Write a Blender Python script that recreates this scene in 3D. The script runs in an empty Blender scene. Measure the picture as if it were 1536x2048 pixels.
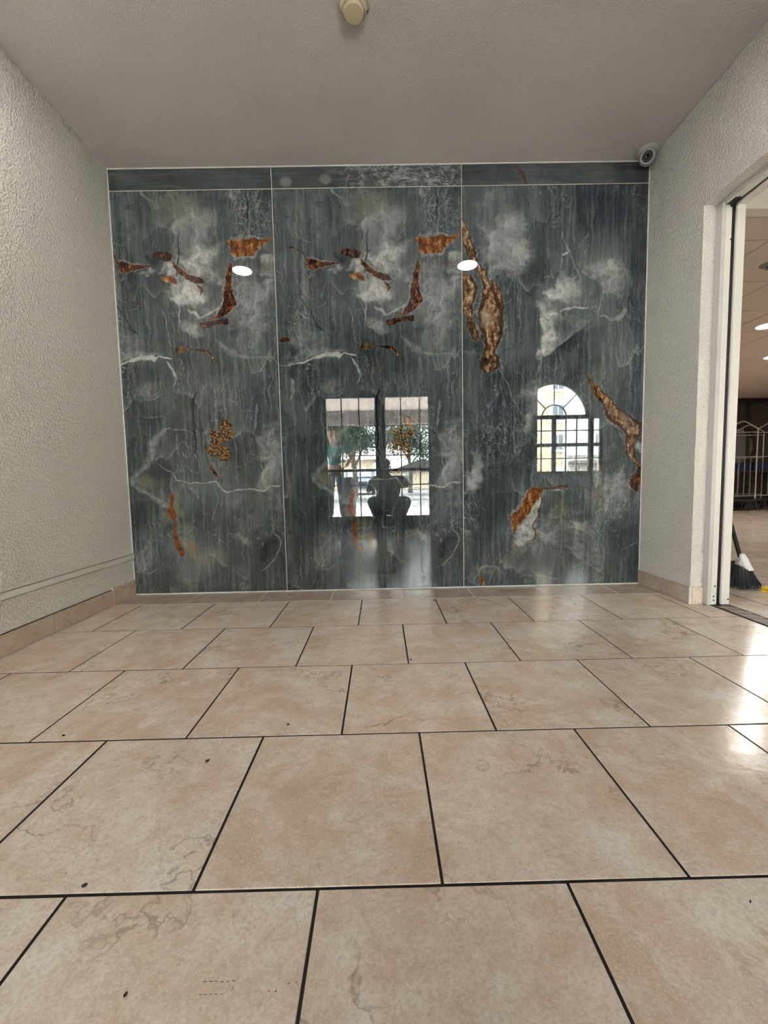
import bpy, bmesh, math, random
from mathutils import Vector, Matrix

# ------------------------------------------------------------------ camera, sky, sun, exposure
C = bpy.context.scene.collection
SC = bpy.context.scene
D = 2.739            # distance from the lens to the marble wall (y axis)
cam_data = bpy.data.cameras.new('camera')
cam = bpy.data.objects.new('camera', cam_data)
C.objects.link(cam)
RW = ((0.9997, -0.0089, -0.0206), (0.0073, 0.9971, -0.0754), (0.0212, 0.0752, 0.9969))
ax = [Vector(r).normalized() for r in RW]
m = Matrix((ax[0], ax[2], -ax[1])).transposed().to_4x4()
m.translation = Vector((0.6471, 0.0, 0.7338))
cam.matrix_world = m
cam_data.sensor_fit = 'VERTICAL'
cam_data.sensor_height = 36.0
cam_data.lens = 820.0 / 2048.0 * 36.0
cam_data.clip_start = 0.01
cam_data.clip_end = 200
SC.camera = cam

world = bpy.data.worlds.new('overcast_sky')
SC.world = world
world.use_nodes = True
wn = world.node_tree
bg = wn.nodes['Background']
bg.inputs['Color'].default_value = (0.94, 0.97, 1.0, 1)
bg.inputs['Strength'].default_value = 20.0

sun_data = bpy.data.lights.new('sun', 'SUN')
sun_data.energy = 60.0
sun_data.angle = math.radians(3)
sun_data.color = (1.0, 0.95, 0.88)
sun = bpy.data.objects.new('sun', sun_data)
C.objects.link(sun)
sun.rotation_euler = Vector((0.35, 0.72, -0.80)).to_track_quat('-Z', 'Y').to_euler()

def portal(name, x0, x1, y, z0, z1):
    l = bpy.data.lights.new(name, 'AREA')
    l.shape = 'RECTANGLE'
    l.size = x1 - x0
    l.size_y = z1 - z0
    l.cycles.is_portal = True
    o = bpy.data.objects.new(name, l)
    C.objects.link(o)
    o.location = ((x0 + x1) / 2, y, (z0 + z1) / 2)
    o.rotation_euler = (math.radians(90), 0, math.radians(180))   # faces into the room (+y)
portal('door_portal', -0.2, 1.44, -0.96, 0.18, 2.04)
portal('window_portal', 2.69, 4.13, -0.99, 0.8, 2.2)

DOWNLIGHT = 42.0      # emission of the vestibule's two ceiling lamps
LOBBYLIGHT = 66.0     # emission of the lobby's ceiling lamps
vs = SC.view_settings
SC.display_settings.display_device = 'sRGB'
vs.view_transform = 'Standard'
vs.look = 'None'
vs.gamma = 1.0
vs.use_curve_mapping = False
vs.exposure = 1.32
SC.cycles.max_bounces = 6
SC.cycles.diffuse_bounces = 3
SC.cycles.glossy_bounces = 3
SC.cycles.transparent_max_bounces = 12
SC.cycles.sample_clamp_indirect = 6.0
SC.cycles.use_adaptive_sampling = True
SC.cycles.adaptive_threshold = 0.05
SC.cycles.adaptive_min_samples = 16
SC.cycles.caustics_reflective = False
SC.cycles.caustics_refractive = False
R = random.Random(7)

# ------------------------------------------------------------------ small tools
def tag(o, label=None, cat=None, group=None, kind=None):
    if label: o['label'] = label
    if cat: o['category'] = cat
    if group: o['group'] = group
    if kind: o['kind'] = kind
    return o

def empty(name, loc=(0, 0, 0), rz=0.0):
    o = bpy.data.objects.new(name, None)
    C.objects.link(o)
    o.location = loc
    o.rotation_euler = (0, 0, rz)
    o.empty_display_size = 0.05
    return o

def link(name, me, parent=None, loc=None):
    o = bpy.data.objects.new(name, me)
    C.objects.link(o)
    if parent is not None: o.parent = parent
    if loc is not None: o.location = loc
    return o

def finish(name, bm, mat, parent=None, loc=None, smooth=False):
    bmesh.ops.recalc_face_normals(bm, faces=bm.faces[:])
    me = bpy.data.meshes.new(name)
    bm.to_mesh(me)
    bm.free()
    for q in (mat if isinstance(mat, (list, tuple)) else [mat]): me.materials.append(q)
    if smooth:
        for p in me.polygons: p.use_smooth = True
        try: me.set_sharp_from_angle(angle=math.radians(38))
        except Exception: pass
    return link(name, me, parent, loc)

def box(bm, x0, x1, y0, y1, z0, z1, bev=0.0, M=None, seg=1):
    vs_ = [bm.verts.new((x, y, z)) for x in (x0, x1) for y in (y0, y1) for z in (z0, z1)]
    idx = ((0, 1, 3, 2), (4, 6, 7, 5), (0, 4, 5, 1), (2, 3, 7, 6), (0, 2, 6, 4), (1, 5, 7, 3))
    fs = [bm.faces.new([vs_[i] for i in f]) for f in idx]
    bmesh.ops.recalc_face_normals(bm, faces=fs)
    out = vs_
    if bev > 0:
        es = list({e for f in fs for e in f.edges})
        r = bmesh.ops.bevel(bm, geom=es, offset=bev, segments=seg, affect='EDGES', clamp_overlap=True)
        out = list({v for f in r['faces'] for v in f.verts} | {v for v in vs_ if v.is_valid})
        # gather every vert of this island
        seen = set(out); st = list(out)
        while st:
            v = st.pop()
            for e in v.link_edges:
                w = e.other_vert(v)
                if w not in seen: seen.add(w); st.append(w)
        out = list(seen)
    if M is not None: bmesh.ops.transform(bm, matrix=M, verts=out)
    return out

def one_box(name, x0, x1, y0, y1, z0, z1, mat, parent=None, bev=0.0, seg=1):
    bm = bmesh.new()
    box(bm, x0, x1, y0, y1, z0, z1, bev, seg=seg)
    return finish(name, bm, mat, parent)

def frame_of(d):
    d = Vector(d).normalized()
    a = Vector((0, 0, 1)) if abs(d.z) < 0.9 else Vector((1, 0, 0))
    u = d.cross(a).normalized()
    return u, d.cross(u).normalized(), d

def tube(bm, pts, rad, seg=10, caps=True, squash=1.0):
    pts = [Vector(p) for p in pts]
    rads = rad if isinstance(rad, (list, tuple)) else [rad] * len(pts)
    rings = []
    u = None
    for i, p in enumerate(pts):
        d = (pts[min(i + 1, len(pts) - 1)] - pts[max(i - 1, 0)]).normalized()
        if u is None: u, v, _ = frame_of(d)
        else:
            u = (u - d * u.dot(d)).normalized(); v = d.cross(u)
        rings.append([bm.verts.new(p + (u * math.cos(2 * math.pi * k / seg) + v * squash * math.sin(2 * math.pi * k / seg)) * rads[i]) for k in range(seg)])
    for a, b in zip(rings, rings[1:]):
        for k in range(seg): bm.faces.new((a[k], a[(k + 1) % seg], b[(k + 1) % seg], b[k]))
    if caps:
        bm.faces.new(rings[0][::-1]); bm.faces.new(rings[-1])
    return [v for r in rings for v in r]

def lathe(bm, prof, org=(0, 0, 0), axis=(0, 0, 1), seg=32):
    """prof: list of (radius, distance along axis)"""
    u, v, d = frame_of(axis)
    org = Vector(org)
    rings = []
    for r, t in prof:
        if r < 1e-6: rings.append([bm.verts.new(org + d * t)])
        else: rings.append([bm.verts.new(org + d * t + (u * math.cos(2 * math.pi * k / seg) + v * math.sin(2 * math.pi * k / seg)) * r) for k in range(seg)])
    for a, b in zip(rings, rings[1:]):
        for k in range(seg):
            k2 = (k + 1) % seg
            if len(a) == 1 and len(b) == 1: continue
            if len(a) == 1: bm.faces.new((a[0], b[k], b[k2]))
            elif len(b) == 1: bm.faces.new((a[k], a[k2], b[0]))
            else: bm.faces.new((a[k], a[k2], b[k2], b[k]))

def prism(bm, poly, y0, y1, plane='xz'):
    """extrude a 2-D polygon; plane xz -> along y, yz -> along x, xy -> along z"""
    def P(a, b, t):
        return {'xz': (a, t, b), 'yz': (t, a, b), 'xy': (a, b, t)}[plane]
    f = [bm.verts.new(P(a, b, y0)) for a, b in poly]
    g = [bm.verts.new(P(a, b, y1)) for a, b in poly]
    n = len(poly)
    bm.faces.new(f); bm.faces.new(g[::-1])
    for i in range(n): bm.faces.new((f[i], g[i], g[(i + 1) % n], f[(i + 1) % n]))
    return f + g

# ------------------------------------------------------------------ materials
class NT:
    """tiny node-graph writer"""
    def __init__(self, name, rough=0.5, ior=1.5, **kw):
        self.m = bpy.data.materials.new(name)
        self.m.use_nodes = True
        self.t = self.m.node_tree
        self.b = self.t.nodes['Principled BSDF']
        self.b.inputs['Roughness'].default_value = rough
        self.b.inputs['IOR'].default_value = ior
        for k, v in kw.items(): self.b.inputs[k.replace('_', ' ')].default_value = v
    dim = '3D'
    def put(self, sock, v):
        if v is None: return
        if isinstance(v, bpy.types.NodeSocket): self.t.links.new(v, sock)
        else:
            if sock.type == 'RGBA' and len(v) == 3: v = (*v, 1)
            sock.default_value = v
    def n(self, kind): return self.t.nodes.new('ShaderNode' + kind)
    def co(self, which='Object'): return self.n('TexCoord').outputs[which]
    def math(self, op, a, b=None, c=None, clamp=False):
        q = self.n('Math'); q.operation = op; q.use_clamp = clamp
        self.put(q.inputs[0], a); self.put(q.inputs[1], b); self.put(q.inputs[2], c)
        return q.outputs[0]
    def vec(self, op, a, b=None, s=None):
        q = self.n('VectorMath'); q.operation = op
        self.put(q.inputs[0], a); self.put(q.inputs[1], b)
        if s is not None: self.put(q.inputs['Scale'], s)
        return q.outputs['Value'] if op in ('LENGTH', 'DOT_PRODUCT', 'DISTANCE') else q.outputs[0]
    def rng(self, v, a, b, c=0.0, d=1.0, smooth=False):
        q = self.n('MapRange'); q.interpolation_type = 'SMOOTHSTEP' if smooth else 'LINEAR'
        self.put(q.inputs[0], v)
        for i, x in enumerate((a, b, c, d)): self.put(q.inputs[i + 1], x)
        return q.outputs[0]
    def noise(self, co, scale, detail=4.0, rough=0.55, out='Fac', dist=0.0):
        q = self.n('TexNoise'); q.noise_dimensions = self.dim
        self.put(q.inputs['Vector'], co)
        q.inputs['Scale'].default_value = scale; q.inputs['Detail'].default_value = detail
        q.inputs['Roughness'].default_value = rough; q.inputs['Distortion'].default_value = dist
        return q.outputs['Fac' if out == 'Fac' else 'Color']
    def voro(self, co, scale, feature='DISTANCE_TO_EDGE', out='Distance', rand=1.0):
        q = self.n('TexVoronoi'); q.feature = feature; q.voronoi_dimensions = self.dim
        self.put(q.inputs['Vector'], co); q.inputs['Scale'].default_value = scale
        q.inputs['Randomness'].default_value = rand
        return q.outputs[out]
    def mapping(self, co, loc=(0, 0, 0), rot=(0, 0, 0), sca=(1, 1, 1), typ='POINT'):
        q = self.n('Mapping'); q.vector_type = typ
        self.put(q.inputs['Vector'], co)
        q.inputs['Location'].default_value = loc; q.inputs['Rotation'].default_value = rot; q.inputs['Scale'].default_value = sca
        return q.outputs[0]
    def mix(self, f, a, b, blend='MIX'):
        q = self.n('Mix'); q.data_type = 'RGBA'; q.blend_type = blend
        self.put(q.inputs[0], f); self.put(q.inputs[6], a); self.put(q.inputs[7], b)
        return q.outputs[2]
    def ramp(self, f, stops):
        q = self.n('ValToRGB'); self.put(q.inputs[0], f)
        e = q.color_ramp.elements
        while len(e) < len(stops): e.new(0.5)
        for el, (p, c) in zip(e, stops): el.position = p; el.color = (*c, 1)
        return q.outputs[0]
    def bump(self, h, strength=0.3, dist=0.01):
        q = self.n('Bump'); q.inputs['Strength'].default_value = strength; q.inputs['Distance'].default_value = dist
        self.put(q.inputs['Height'], h)
        self.t.links.new(q.outputs[0], self.b.inputs['Normal'])
    def col(self, c): self.put(self.b.inputs['Base Color'], c)
    def warp(self, co, scale, amp, detail=3.0):
        c = self.noise(co, scale, detail, out='Color')
        c = self.vec('SUBTRACT', c, (0.5, 0.5, 0.5))
        return self.vec('ADD', co, self.vec('SCALE', c, s=amp))

def plain(name, col, rough=0.5, var=0.12, scale=20.0, bump=0.0, bscale=120.0, **kw):
    g = NT(name, rough, **kw)
    co = g.co()
    f = g.noise(co, scale, 4)
    g.col(g.mix(f, tuple(c * (1 - var) for c in col), tuple(min(1, c * (1 + var)) for c in col)))
    if bump: g.bump(g.noise(co, bscale, 3), bump, 0.003)
    return g.m

def emitter(name, col, s):
    g = NT(name, 0.4)
    g.col((0.9, 0.9, 0.88))
    g.put(g.b.inputs['Emission Color'], col)
    g.b.inputs['Emission Strength'].default_value = s
    return g.m

def plaster(name, col, amp=0.5, k=1.0):
    g = NT(name, 0.62)
    co = g.co()
    f = g.noise(co, 2.3, 3)
    g.col(g.mix(f, tuple(c * 0.96 for c in col), tuple(min(1, c * 1.03) for c in col)))
    w = g.warp(co, 60, 0.006)
    h = g.rng(g.noise(w, 105 * k, 2.0, 0.5), 0.38, 0.68, 0, 1, True)
    h2 = g.noise(co, 36 * k, 2)
    g.bump(g.math('ADD', h, g.math('MULTIPLY', h2, 0.6)), amp, 0.0035)
    return g.m

def tile_mat(name, border=False):
    g = NT(name, 0.2, 1.5)
    oi = g.n('ObjectInfo').outputs['Random']
    off = g.n('CombineXYZ')
    g.put(off.inputs[0], g.math('MULTIPLY', oi, 37.0)); g.put(off.inputs[1], g.math('MULTIPLY', oi, 91.0)); g.put(off.inputs[2], g.math('MULTIPLY', oi, 17.0))
    co = g.vec('ADD', g.co(), off.outputs[0])
    w = g.warp(co, 5.0, 0.12)
    big = g.rng(g.noise(w, 3.6, 5, 0.68), 0.36, 0.62, 0, 1)
    mid = g.noise(w, 11.0, 5, 0.68)
    fine = g.noise(co, 150.0, 5, 0.78)
    c = g.mix(big, (0.68, 0.52, 0.385), (0.86, 0.76, 0.655))
    c = g.mix(g.rng(mid, 0.5, 0.68, 0, 0.72), c, (0.92, 0.855, 0.785))
    c = g.mix(g.rng(mid, 0.46, 0.30, 0, 0.62), c, (0.60, 0.43, 0.30))
    c = g.mix(g.rng(g.noise(co, 3.1, 2), 0.52, 0.72, 0, 0.45), c, (0.80, 0.635, 0.56))
    c = g.mix(g.rng(g.noise(w, 38.0, 5, 0.72), 0.50, 0.66, 0, 0.40), c, (0.57, 0.43, 0.32))
    c = g.mix(g.rng(fine, 0.45, 0.62, 0, 0.45), c, (0.54, 0.415, 0.31))
    c = g.mix(g.rng(g.noise(co, 260, 3, 0.7), 0.54, 0.68, 0, 0.60), c, (0.90, 0.83, 0.75))
    # hair-line veins in patches
    vw = g.warp(co, 9.0, 0.10, 4)
    v = g.math('ABSOLUTE', g.math('SUBTRACT', g.noise(vw, 3.4, 5, 0.6), 0.5))
    vm = g.math('MULTIPLY', g.rng(v, 0.0, 0.013, 1, 0), g.rng(g.noise(co, 3.0, 2), 0.48, 0.62, 0, 0.62))
    c = g.mix(vm, c, (0.27, 0.175, 0.115))
    if border: c = g.mix(0.45, c, (0.27, 0.195, 0.15))
    g.col(c)
    g.put(g.b.inputs['Roughness'], g.rng(g.noise(co, 16, 4), 0.3, 0.7, 0.09, 0.19))
    g.bump(g.math('ADD', g.noise(co, 34, 3), g.math('MULTIPLY', fine, 0.25)), 0.10, 0.004)
    return g.m

M = {}
M['wall'] = plaster('wall_plaster', (0.775, 0.742, 0.685), 0.85)
M['ceiling'] = plaster('ceiling_plaster', (0.645, 0.598, 0.573), 0.32, 1.7)
M['trim'] = plain('painted_trim', (0.74, 0.72, 0.655), 0.4, 0.03)
M['shade_strip'] = plain('raceway_shade_line', (0.30, 0.27, 0.22), 0.8, 0.2, 30)  # grey-brown that paints in the shade lines along the raceway edges
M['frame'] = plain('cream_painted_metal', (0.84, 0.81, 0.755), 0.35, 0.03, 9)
M['frame_grey'] = plain('grey_painted_metal', (0.62, 0.60, 0.58), 0.4, 0.05, 9)  # even grey for the channel between wall and posts
M['black'] = plain('black_rubber', (0.012, 0.011, 0.012), 0.35, 0.4, 30)
M['tile'] = tile_mat('beige_ceramic_tile')
M['border'] = tile_mat('brownish_border_tile', True)
def grout_mat():
    g = NT('dark_grout', 0.8)
    co = g.co()
    f = g.rng(g.noise(co, 6.0, 5, 0.7), 0.66, 0.78, 0, 0.6)
    g.col(g.mix(f, (0.014, 0.010, 0.009), (0.20, 0.16, 0.13)))
    return g.m
M['grout'] = grout_mat()
M['white_grout'] = plain('white_grout', (0.72, 0.67, 0.60), 0.8, 0.12, 40)
M['caulk'] = plain('white_caulk', (0.80, 0.79, 0.76), 0.5, 0.05, 40)
M['white_plastic'] = plain('white_plastic', (0.74, 0.73, 0.71), 0.35, 0.03)
M['beige_plastic'] = plain('aged_beige_plastic', (0.56, 0.49, 0.34), 0.45, 0.10, 30)
M['beige_plastic_2'] = plain('aged_beige_plastic_disc', (0.60, 0.51, 0.33), 0.45, 0.08, 30)
M['lens'] = plain('dark_lens', (0.006, 0.006, 0.007), 0.08, 0.2)
M['lens_matte'] = plain('smoked_lens_window', (0.004, 0.004, 0.004), 0.55, 0.2)
M['chrome'] = plain('polished_steel', (0.75, 0.74, 0.72), 0.16, 0.05, 20, Metallic=1.0)
M['dark_metal'] = plain('dark_bronze_metal', (0.030, 0.026, 0.024), 0.35, 0.2)
M['door_metal'] = plain('grey_bronze_door_metal', (0.105, 0.10, 0.095), 0.4, 0.12)
M['rubber'] = plain('caster_rubber', (0.02, 0.02, 0.02), 0.6, 0.2)
M['lamp'] = emitter('lamp_diffuser', (1.0, 0.955, 0.90), DOWNLIGHT)
M['lamp_lobby'] = emitter('lobby_lamp_diffuser', (1.0, 0.94, 0.86), LOBBYLIGHT)
def glass_mat():
    g = NT('window_glass')
    t = g.t
    tr = g.n('BsdfTransparent'); tr.inputs[0].default_value = (0.93, 0.96, 0.95, 1)
    gl = g.n('BsdfGlossy'); gl.inputs['Roughness'].default_value = 0.0
    fr = g.n('Fresnel'); fr.inputs[0].default_value = 1.45
    mx = g.n('MixShader')
    t.links.new(fr.outputs[0], mx.inputs[0]); t.links.new(tr.outputs[0], mx.inputs[1]); t.links.new(gl.outputs[0], mx.inputs[2])
    t.links.new(mx.outputs[0], t.nodes['Material Output'].inputs[0])
    return g.m
M['glass'] = glass_mat()

# ------------------------------------------------------------------ marble print, drawn by nodes from curves (metres on the slab)
STROKES_A = [
 ('rust','h',0.9,0.5,[(0.071,2.232,0.0),(0.141,2.216,0.0043),(0.188,2.189,0.0068),(0.201,2.165,0.0137),(0.211,2.134,0.0376),(0.239,2.121,0.0427),(0.27,2.125,0.0256),(0.32,2.128,0.0171),(0.37,2.128,0.0077),(0.437,2.138,0.0)]),
 ('rust','h',1,0.4,[(0.546,2.153,0.0),(0.566,2.127,0.0171),(0.595,2.102,0.0239),(0.636,2.071,0.0222),(0.677,2.049,0.0222),(0.719,2.038,0.0188),(0.748,2.023,0.0)]),
 ('rust','v',0.8,0.6,[(1.939,0.708,0.0),(1.963,0.724,0.0102),(1.988,0.722,0.0137),(2.016,0.702,0.0)]),
 ('orange','h',0.95,0.5,[(0.9,2.282,0.0),(0.923,2.257,0.0256),(0.947,2.231,0.0581),(0.981,2.228,0.0546),(1.014,2.233,0.0564),(1.056,2.239,0.0529),(1.093,2.248,0.0376),(1.127,2.265,0.0222),(1.165,2.286,0.0102),(1.205,2.3,0.0)]),
 ('rust','v',1,0.35,[(1.792,0.756,0.0),(1.806,0.798,0.0256),(1.823,0.849,0.029),(1.856,0.875,0.041),(1.888,0.899,0.0427),(1.92,0.903,0.0376),(1.969,0.897,0.029),(2.033,0.901,0.0239),(2.097,0.91,0.0188),(2.149,0.93,0.0)]),
 ('deep','h',0.95,0.4,[(0.696,1.762,0.0),(0.713,1.759,0.0222),(0.764,1.766,0.0205),(0.806,1.775,0.0171),(0.848,1.778,0.0188),(0.892,1.782,0.0188),(0.897,1.783,0.0)]),
 ('orange','h',0.8,0.5,[(0.464,2.06,0.0),(0.493,2.049,0.0171),(0.527,2.043,0.0256),(0.56,2.035,0.029),(0.57,2.03,0.0)]),
 ('olive','h',0.9,0.5,[(0.536,1.6,0.0),(0.553,1.603,0.0239),(0.583,1.611,0.0239),(0.617,1.61,0.0085),(0.651,1.612,0.0)]),
 ('rust','h',0.9,0.5,[(0.626,1.614,0.0),(0.693,1.607,0.0077),(0.735,1.593,0.012),(0.773,1.564,0.0102),(0.802,1.529,0.006),(0.827,1.474,0.0)]),
 ('rust','v',0.8,0.5,[(0.724,0.794,0.0),(0.769,0.784,0.0049),(0.794,0.761,0.0081),(0.827,0.74,0.0162),(0.868,0.716,0.0081),(0.921,0.706,0.0)]),
 ('vivid','v',1,0.45,[(0.245,0.51,0.0),(0.273,0.504,0.0195),(0.316,0.489,0.0227),(0.358,0.479,0.0178),(0.387,0.469,0.0122),(0.421,0.466,0.0105),(0.462,0.47,0.0105),(0.491,0.465,0.0073),(0.512,0.463,0.0178),(0.533,0.459,0.0308),(0.558,0.45,0.0292),(0.587,0.448,0.0178),(0.616,0.456,0.0122),(0.644,0.462,0.013),(0.673,0.459,0.0122),(0.692,0.458,0.0)]),
 ('bright','h',1,0.8,[(-0.005,1.487,0.0),(0.2,1.525,0.0077),(0.243,1.537,0.0111),(0.285,1.553,0.0171),(0.328,1.56,0.0205),(0.37,1.561,0.0222),(0.395,1.553,0.0256),(0.414,1.552,0.0137),(0.438,1.567,0.0077),(0.489,1.557,0.0068),(0.51,1.552,0.0)]),
 ('light','h',0.7,1,[(0.046,1.493,0.0),(0.098,1.517,0.0427),(0.167,1.565,0.0512),(0.235,1.572,0.0427),(0.303,1.583,0.0256),(0.388,1.586,0.0171),(0.455,1.58,0.0)]),
 ('light','h',0.75,1,[(0.788,1.681,0.0),(0.838,1.627,0.029),(0.896,1.585,0.0307),(0.964,1.563,0.012),(1.049,1.551,0.006),(1.134,1.554,0.0051),(1.168,1.54,0.006),(1.197,1.501,0.0)]),
 ('bright','h',0.9,0.7,[(0.374,0.877,0.0),(0.421,0.85,0.0032),(0.468,0.815,0.0041),(0.484,0.783,0.0065),(0.501,0.76,0.0049),(0.546,0.754,0.0032),(0.627,0.746,0.0032),(0.75,0.75,0.0057),(0.782,0.722,0.0081),(0.805,0.696,0.0081),(0.837,0.688,0.0073),(0.912,0.696,0.0065),(0.994,0.697,0.0073),(1.059,0.685,0.0073),(1.118,0.711,0.0065),(1.193,0.716,0.0)]),
 ('light','v',0.8,1,[(0.583,0.429,0.0),(0.609,0.39,0.0357),(0.672,0.312,0.0324),(0.715,0.249,0.0324),(0.756,0.211,0.0308),(0.813,0.243,0.0357),(0.869,0.3,0.0389),(0.925,0.332,0.0389),(1.005,0.357,0.0389),(1.053,0.389,0.0357),(1.096,0.436,0.0276),(1.115,0.486,0.0)]),
 ('bright','h',0.6,0.8,[(0.436,1.102,0.0),(0.465,1.106,0.0073),(0.501,1.097,0.0032),(0.549,1.098,0.0032),(0.597,1.081,0.0032),(0.636,1.044,0.0)]),
 ('light','v',0.7,0.7,[(0.659,0.545,0.0),(0.741,0.545,0.0032),(0.798,0.547,0.0049),(0.88,0.53,0.0049),(0.994,0.513,0.0041),(1.095,0.513,0.0)]),
 ('light','v',0.7,0.7,[(0.473,0.718,0.0),(0.507,0.721,0.0049),(0.556,0.739,0.0049),(0.638,0.758,0.0049),(0.721,0.747,0.0)]),
 ('light','v',0.8,0.7,[(1.073,1.023,0.0),(1.121,1.033,0.0097),(1.161,1.037,0.0114),(1.209,1.049,0.0114),(1.256,1.055,0.0)]),
 ('bright','v',0.6,0.8,[(0.698,1.068,0.0),(0.78,1.065,0.0057),(0.861,1.065,0.0049),(0.959,1.059,0.0)]),
 ('bright','v',0.65,0.8,[(0.14,1.002,0.0),(0.176,1.071,0.0097),(0.205,1.105,0.0065),(0.255,1.142,0.0049),(0.313,1.166,0.0081),(0.351,1.163,0.0097),(0.389,1.142,0.0081),(0.431,1.121,0.0073),(0.465,1.108,0.0)]),
 ('light','h',0.8,0.8,[(0.176,0.171,0.0),(0.229,0.151,0.0065),(0.279,0.149,0.0065),(0.309,0.164,0.0073),(0.329,0.189,0.0)]),
 ('light','h',0.7,0.8,[(0.305,1.306,0.0),(0.343,1.295,0.0073),(0.384,1.299,0.0081),(0.417,1.32,0.0073),(0.439,1.351,0.0)]),
 ('light','h',0.75,0.7,[(0.285,1.199,0.0),(0.328,1.184,0.0049),(0.377,1.185,0.0041),(0.417,1.189,0.0057),(0.444,1.16,0.0)]),
 ('light','v',0.8,0.6,[(1.616,0.541,0.0),(1.674,0.5,0.0043),(1.756,0.494,0.0043),(1.838,0.473,0.0034),(1.871,0.463,0.0)]),
 ('light','v',0.7,0.6,[(1.3,0.337,0.0),(1.328,0.402,0.0051),(1.386,0.429,0.0051),(1.461,0.444,0.0)]),
 ('bright','v',0.75,0.7,[(1.36,0.484,0.0),(1.417,0.528,0.0085),(1.451,0.52,0.0137),(1.501,0.496,0.012),(1.543,0.476,0.0)]),
 ('light','v',0.7,0.6,[(1.282,0.631,0.0),(1.382,0.62,0.0043),(1.433,0.596,0.0043),(1.516,0.573,0.0085),(1.558,0.569,0.0)]),
 ('light','v',0.6,0.6,[(1.295,0.806,0.0),(1.37,0.833,0.0043),(1.453,0.856,0.0)]),
 ('light','v',0.7,0.6,[(1.272,1.127,0.0),(1.356,1.136,0.0051),(1.439,1.167,0.0051),(1.522,1.167,0.0)]),
 ('bright','v',0.75,0.8,[(1.698,0.558,0.0),(1.812,0.569,0.0051),(1.869,0.577,0.0077),(1.982,0.575,0.0043),(2.062,0.583,0.0)]),
 ('bright','h',0.8,1,[(0.632,1.884,0.0),(0.641,1.847,0.0137),(0.673,1.831,0.0171),(0.714,1.811,0.012),(0.765,1.825,0.0085),(0.808,1.853,0.0102),(0.85,1.897,0.0102),(0.872,1.929,0.0)]),
 ('light','v',0.5,0.7,[(1.813,0.967,0.0),(1.853,1.018,0.0102),(1.902,1.006,0.012),(1.951,0.994,0.0068),(2.008,0.978,0.0)]),
 ('darkline','v',0.9,0.8,[(2.054,0.573,0.0),(2.103,0.578,0.0051),(2.198,0.59,0.0043),(2.262,0.597,0.0043),(2.365,0.597,0.0)]),
 ('darkline','v',0.95,0.7,[(0.813,0.636,0.0),(0.935,0.638,0.0041),(1.032,0.637,0.0049),(1.113,0.631,0.0041),(1.217,0.629,0.0049),(1.272,0.637,0.0057),(1.344,0.647,0.0)]),
 ('violet','v',0.75,1,[(1.69,0.041,0.0),(1.78,0.07,0.0205),(1.869,0.099,0.0205),(1.957,0.135,0.0188),(2.069,0.177,0.0)]),
 ('darkline','h',0.5,1,[(0.13,1.941,0.0),(0.179,1.884,0.012),(0.219,1.826,0.012),(0.258,1.748,0.0171),(0.315,1.702,0.0)]),
 ('darkline','h',0.9,0.6,[(0.068,2.232,0.0),(0.108,2.23,0.0026),(0.153,2.209,0.0043),(0.189,2.189,0.0034),(0.201,2.172,0.0)]),
 ('palewhite','v',0.5,0.7,[(1.267,0.063,0.0),(1.334,0.091,0.0239),(1.384,0.089,0.0205),(1.426,0.073,0.0)]),
 ('darkline','v',0.8,0.7,[(2.366,1.042,0.0),(2.429,1.037,0.0043),(2.492,1.042,0.006),(2.57,1.041,0.0)]),
]
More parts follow.
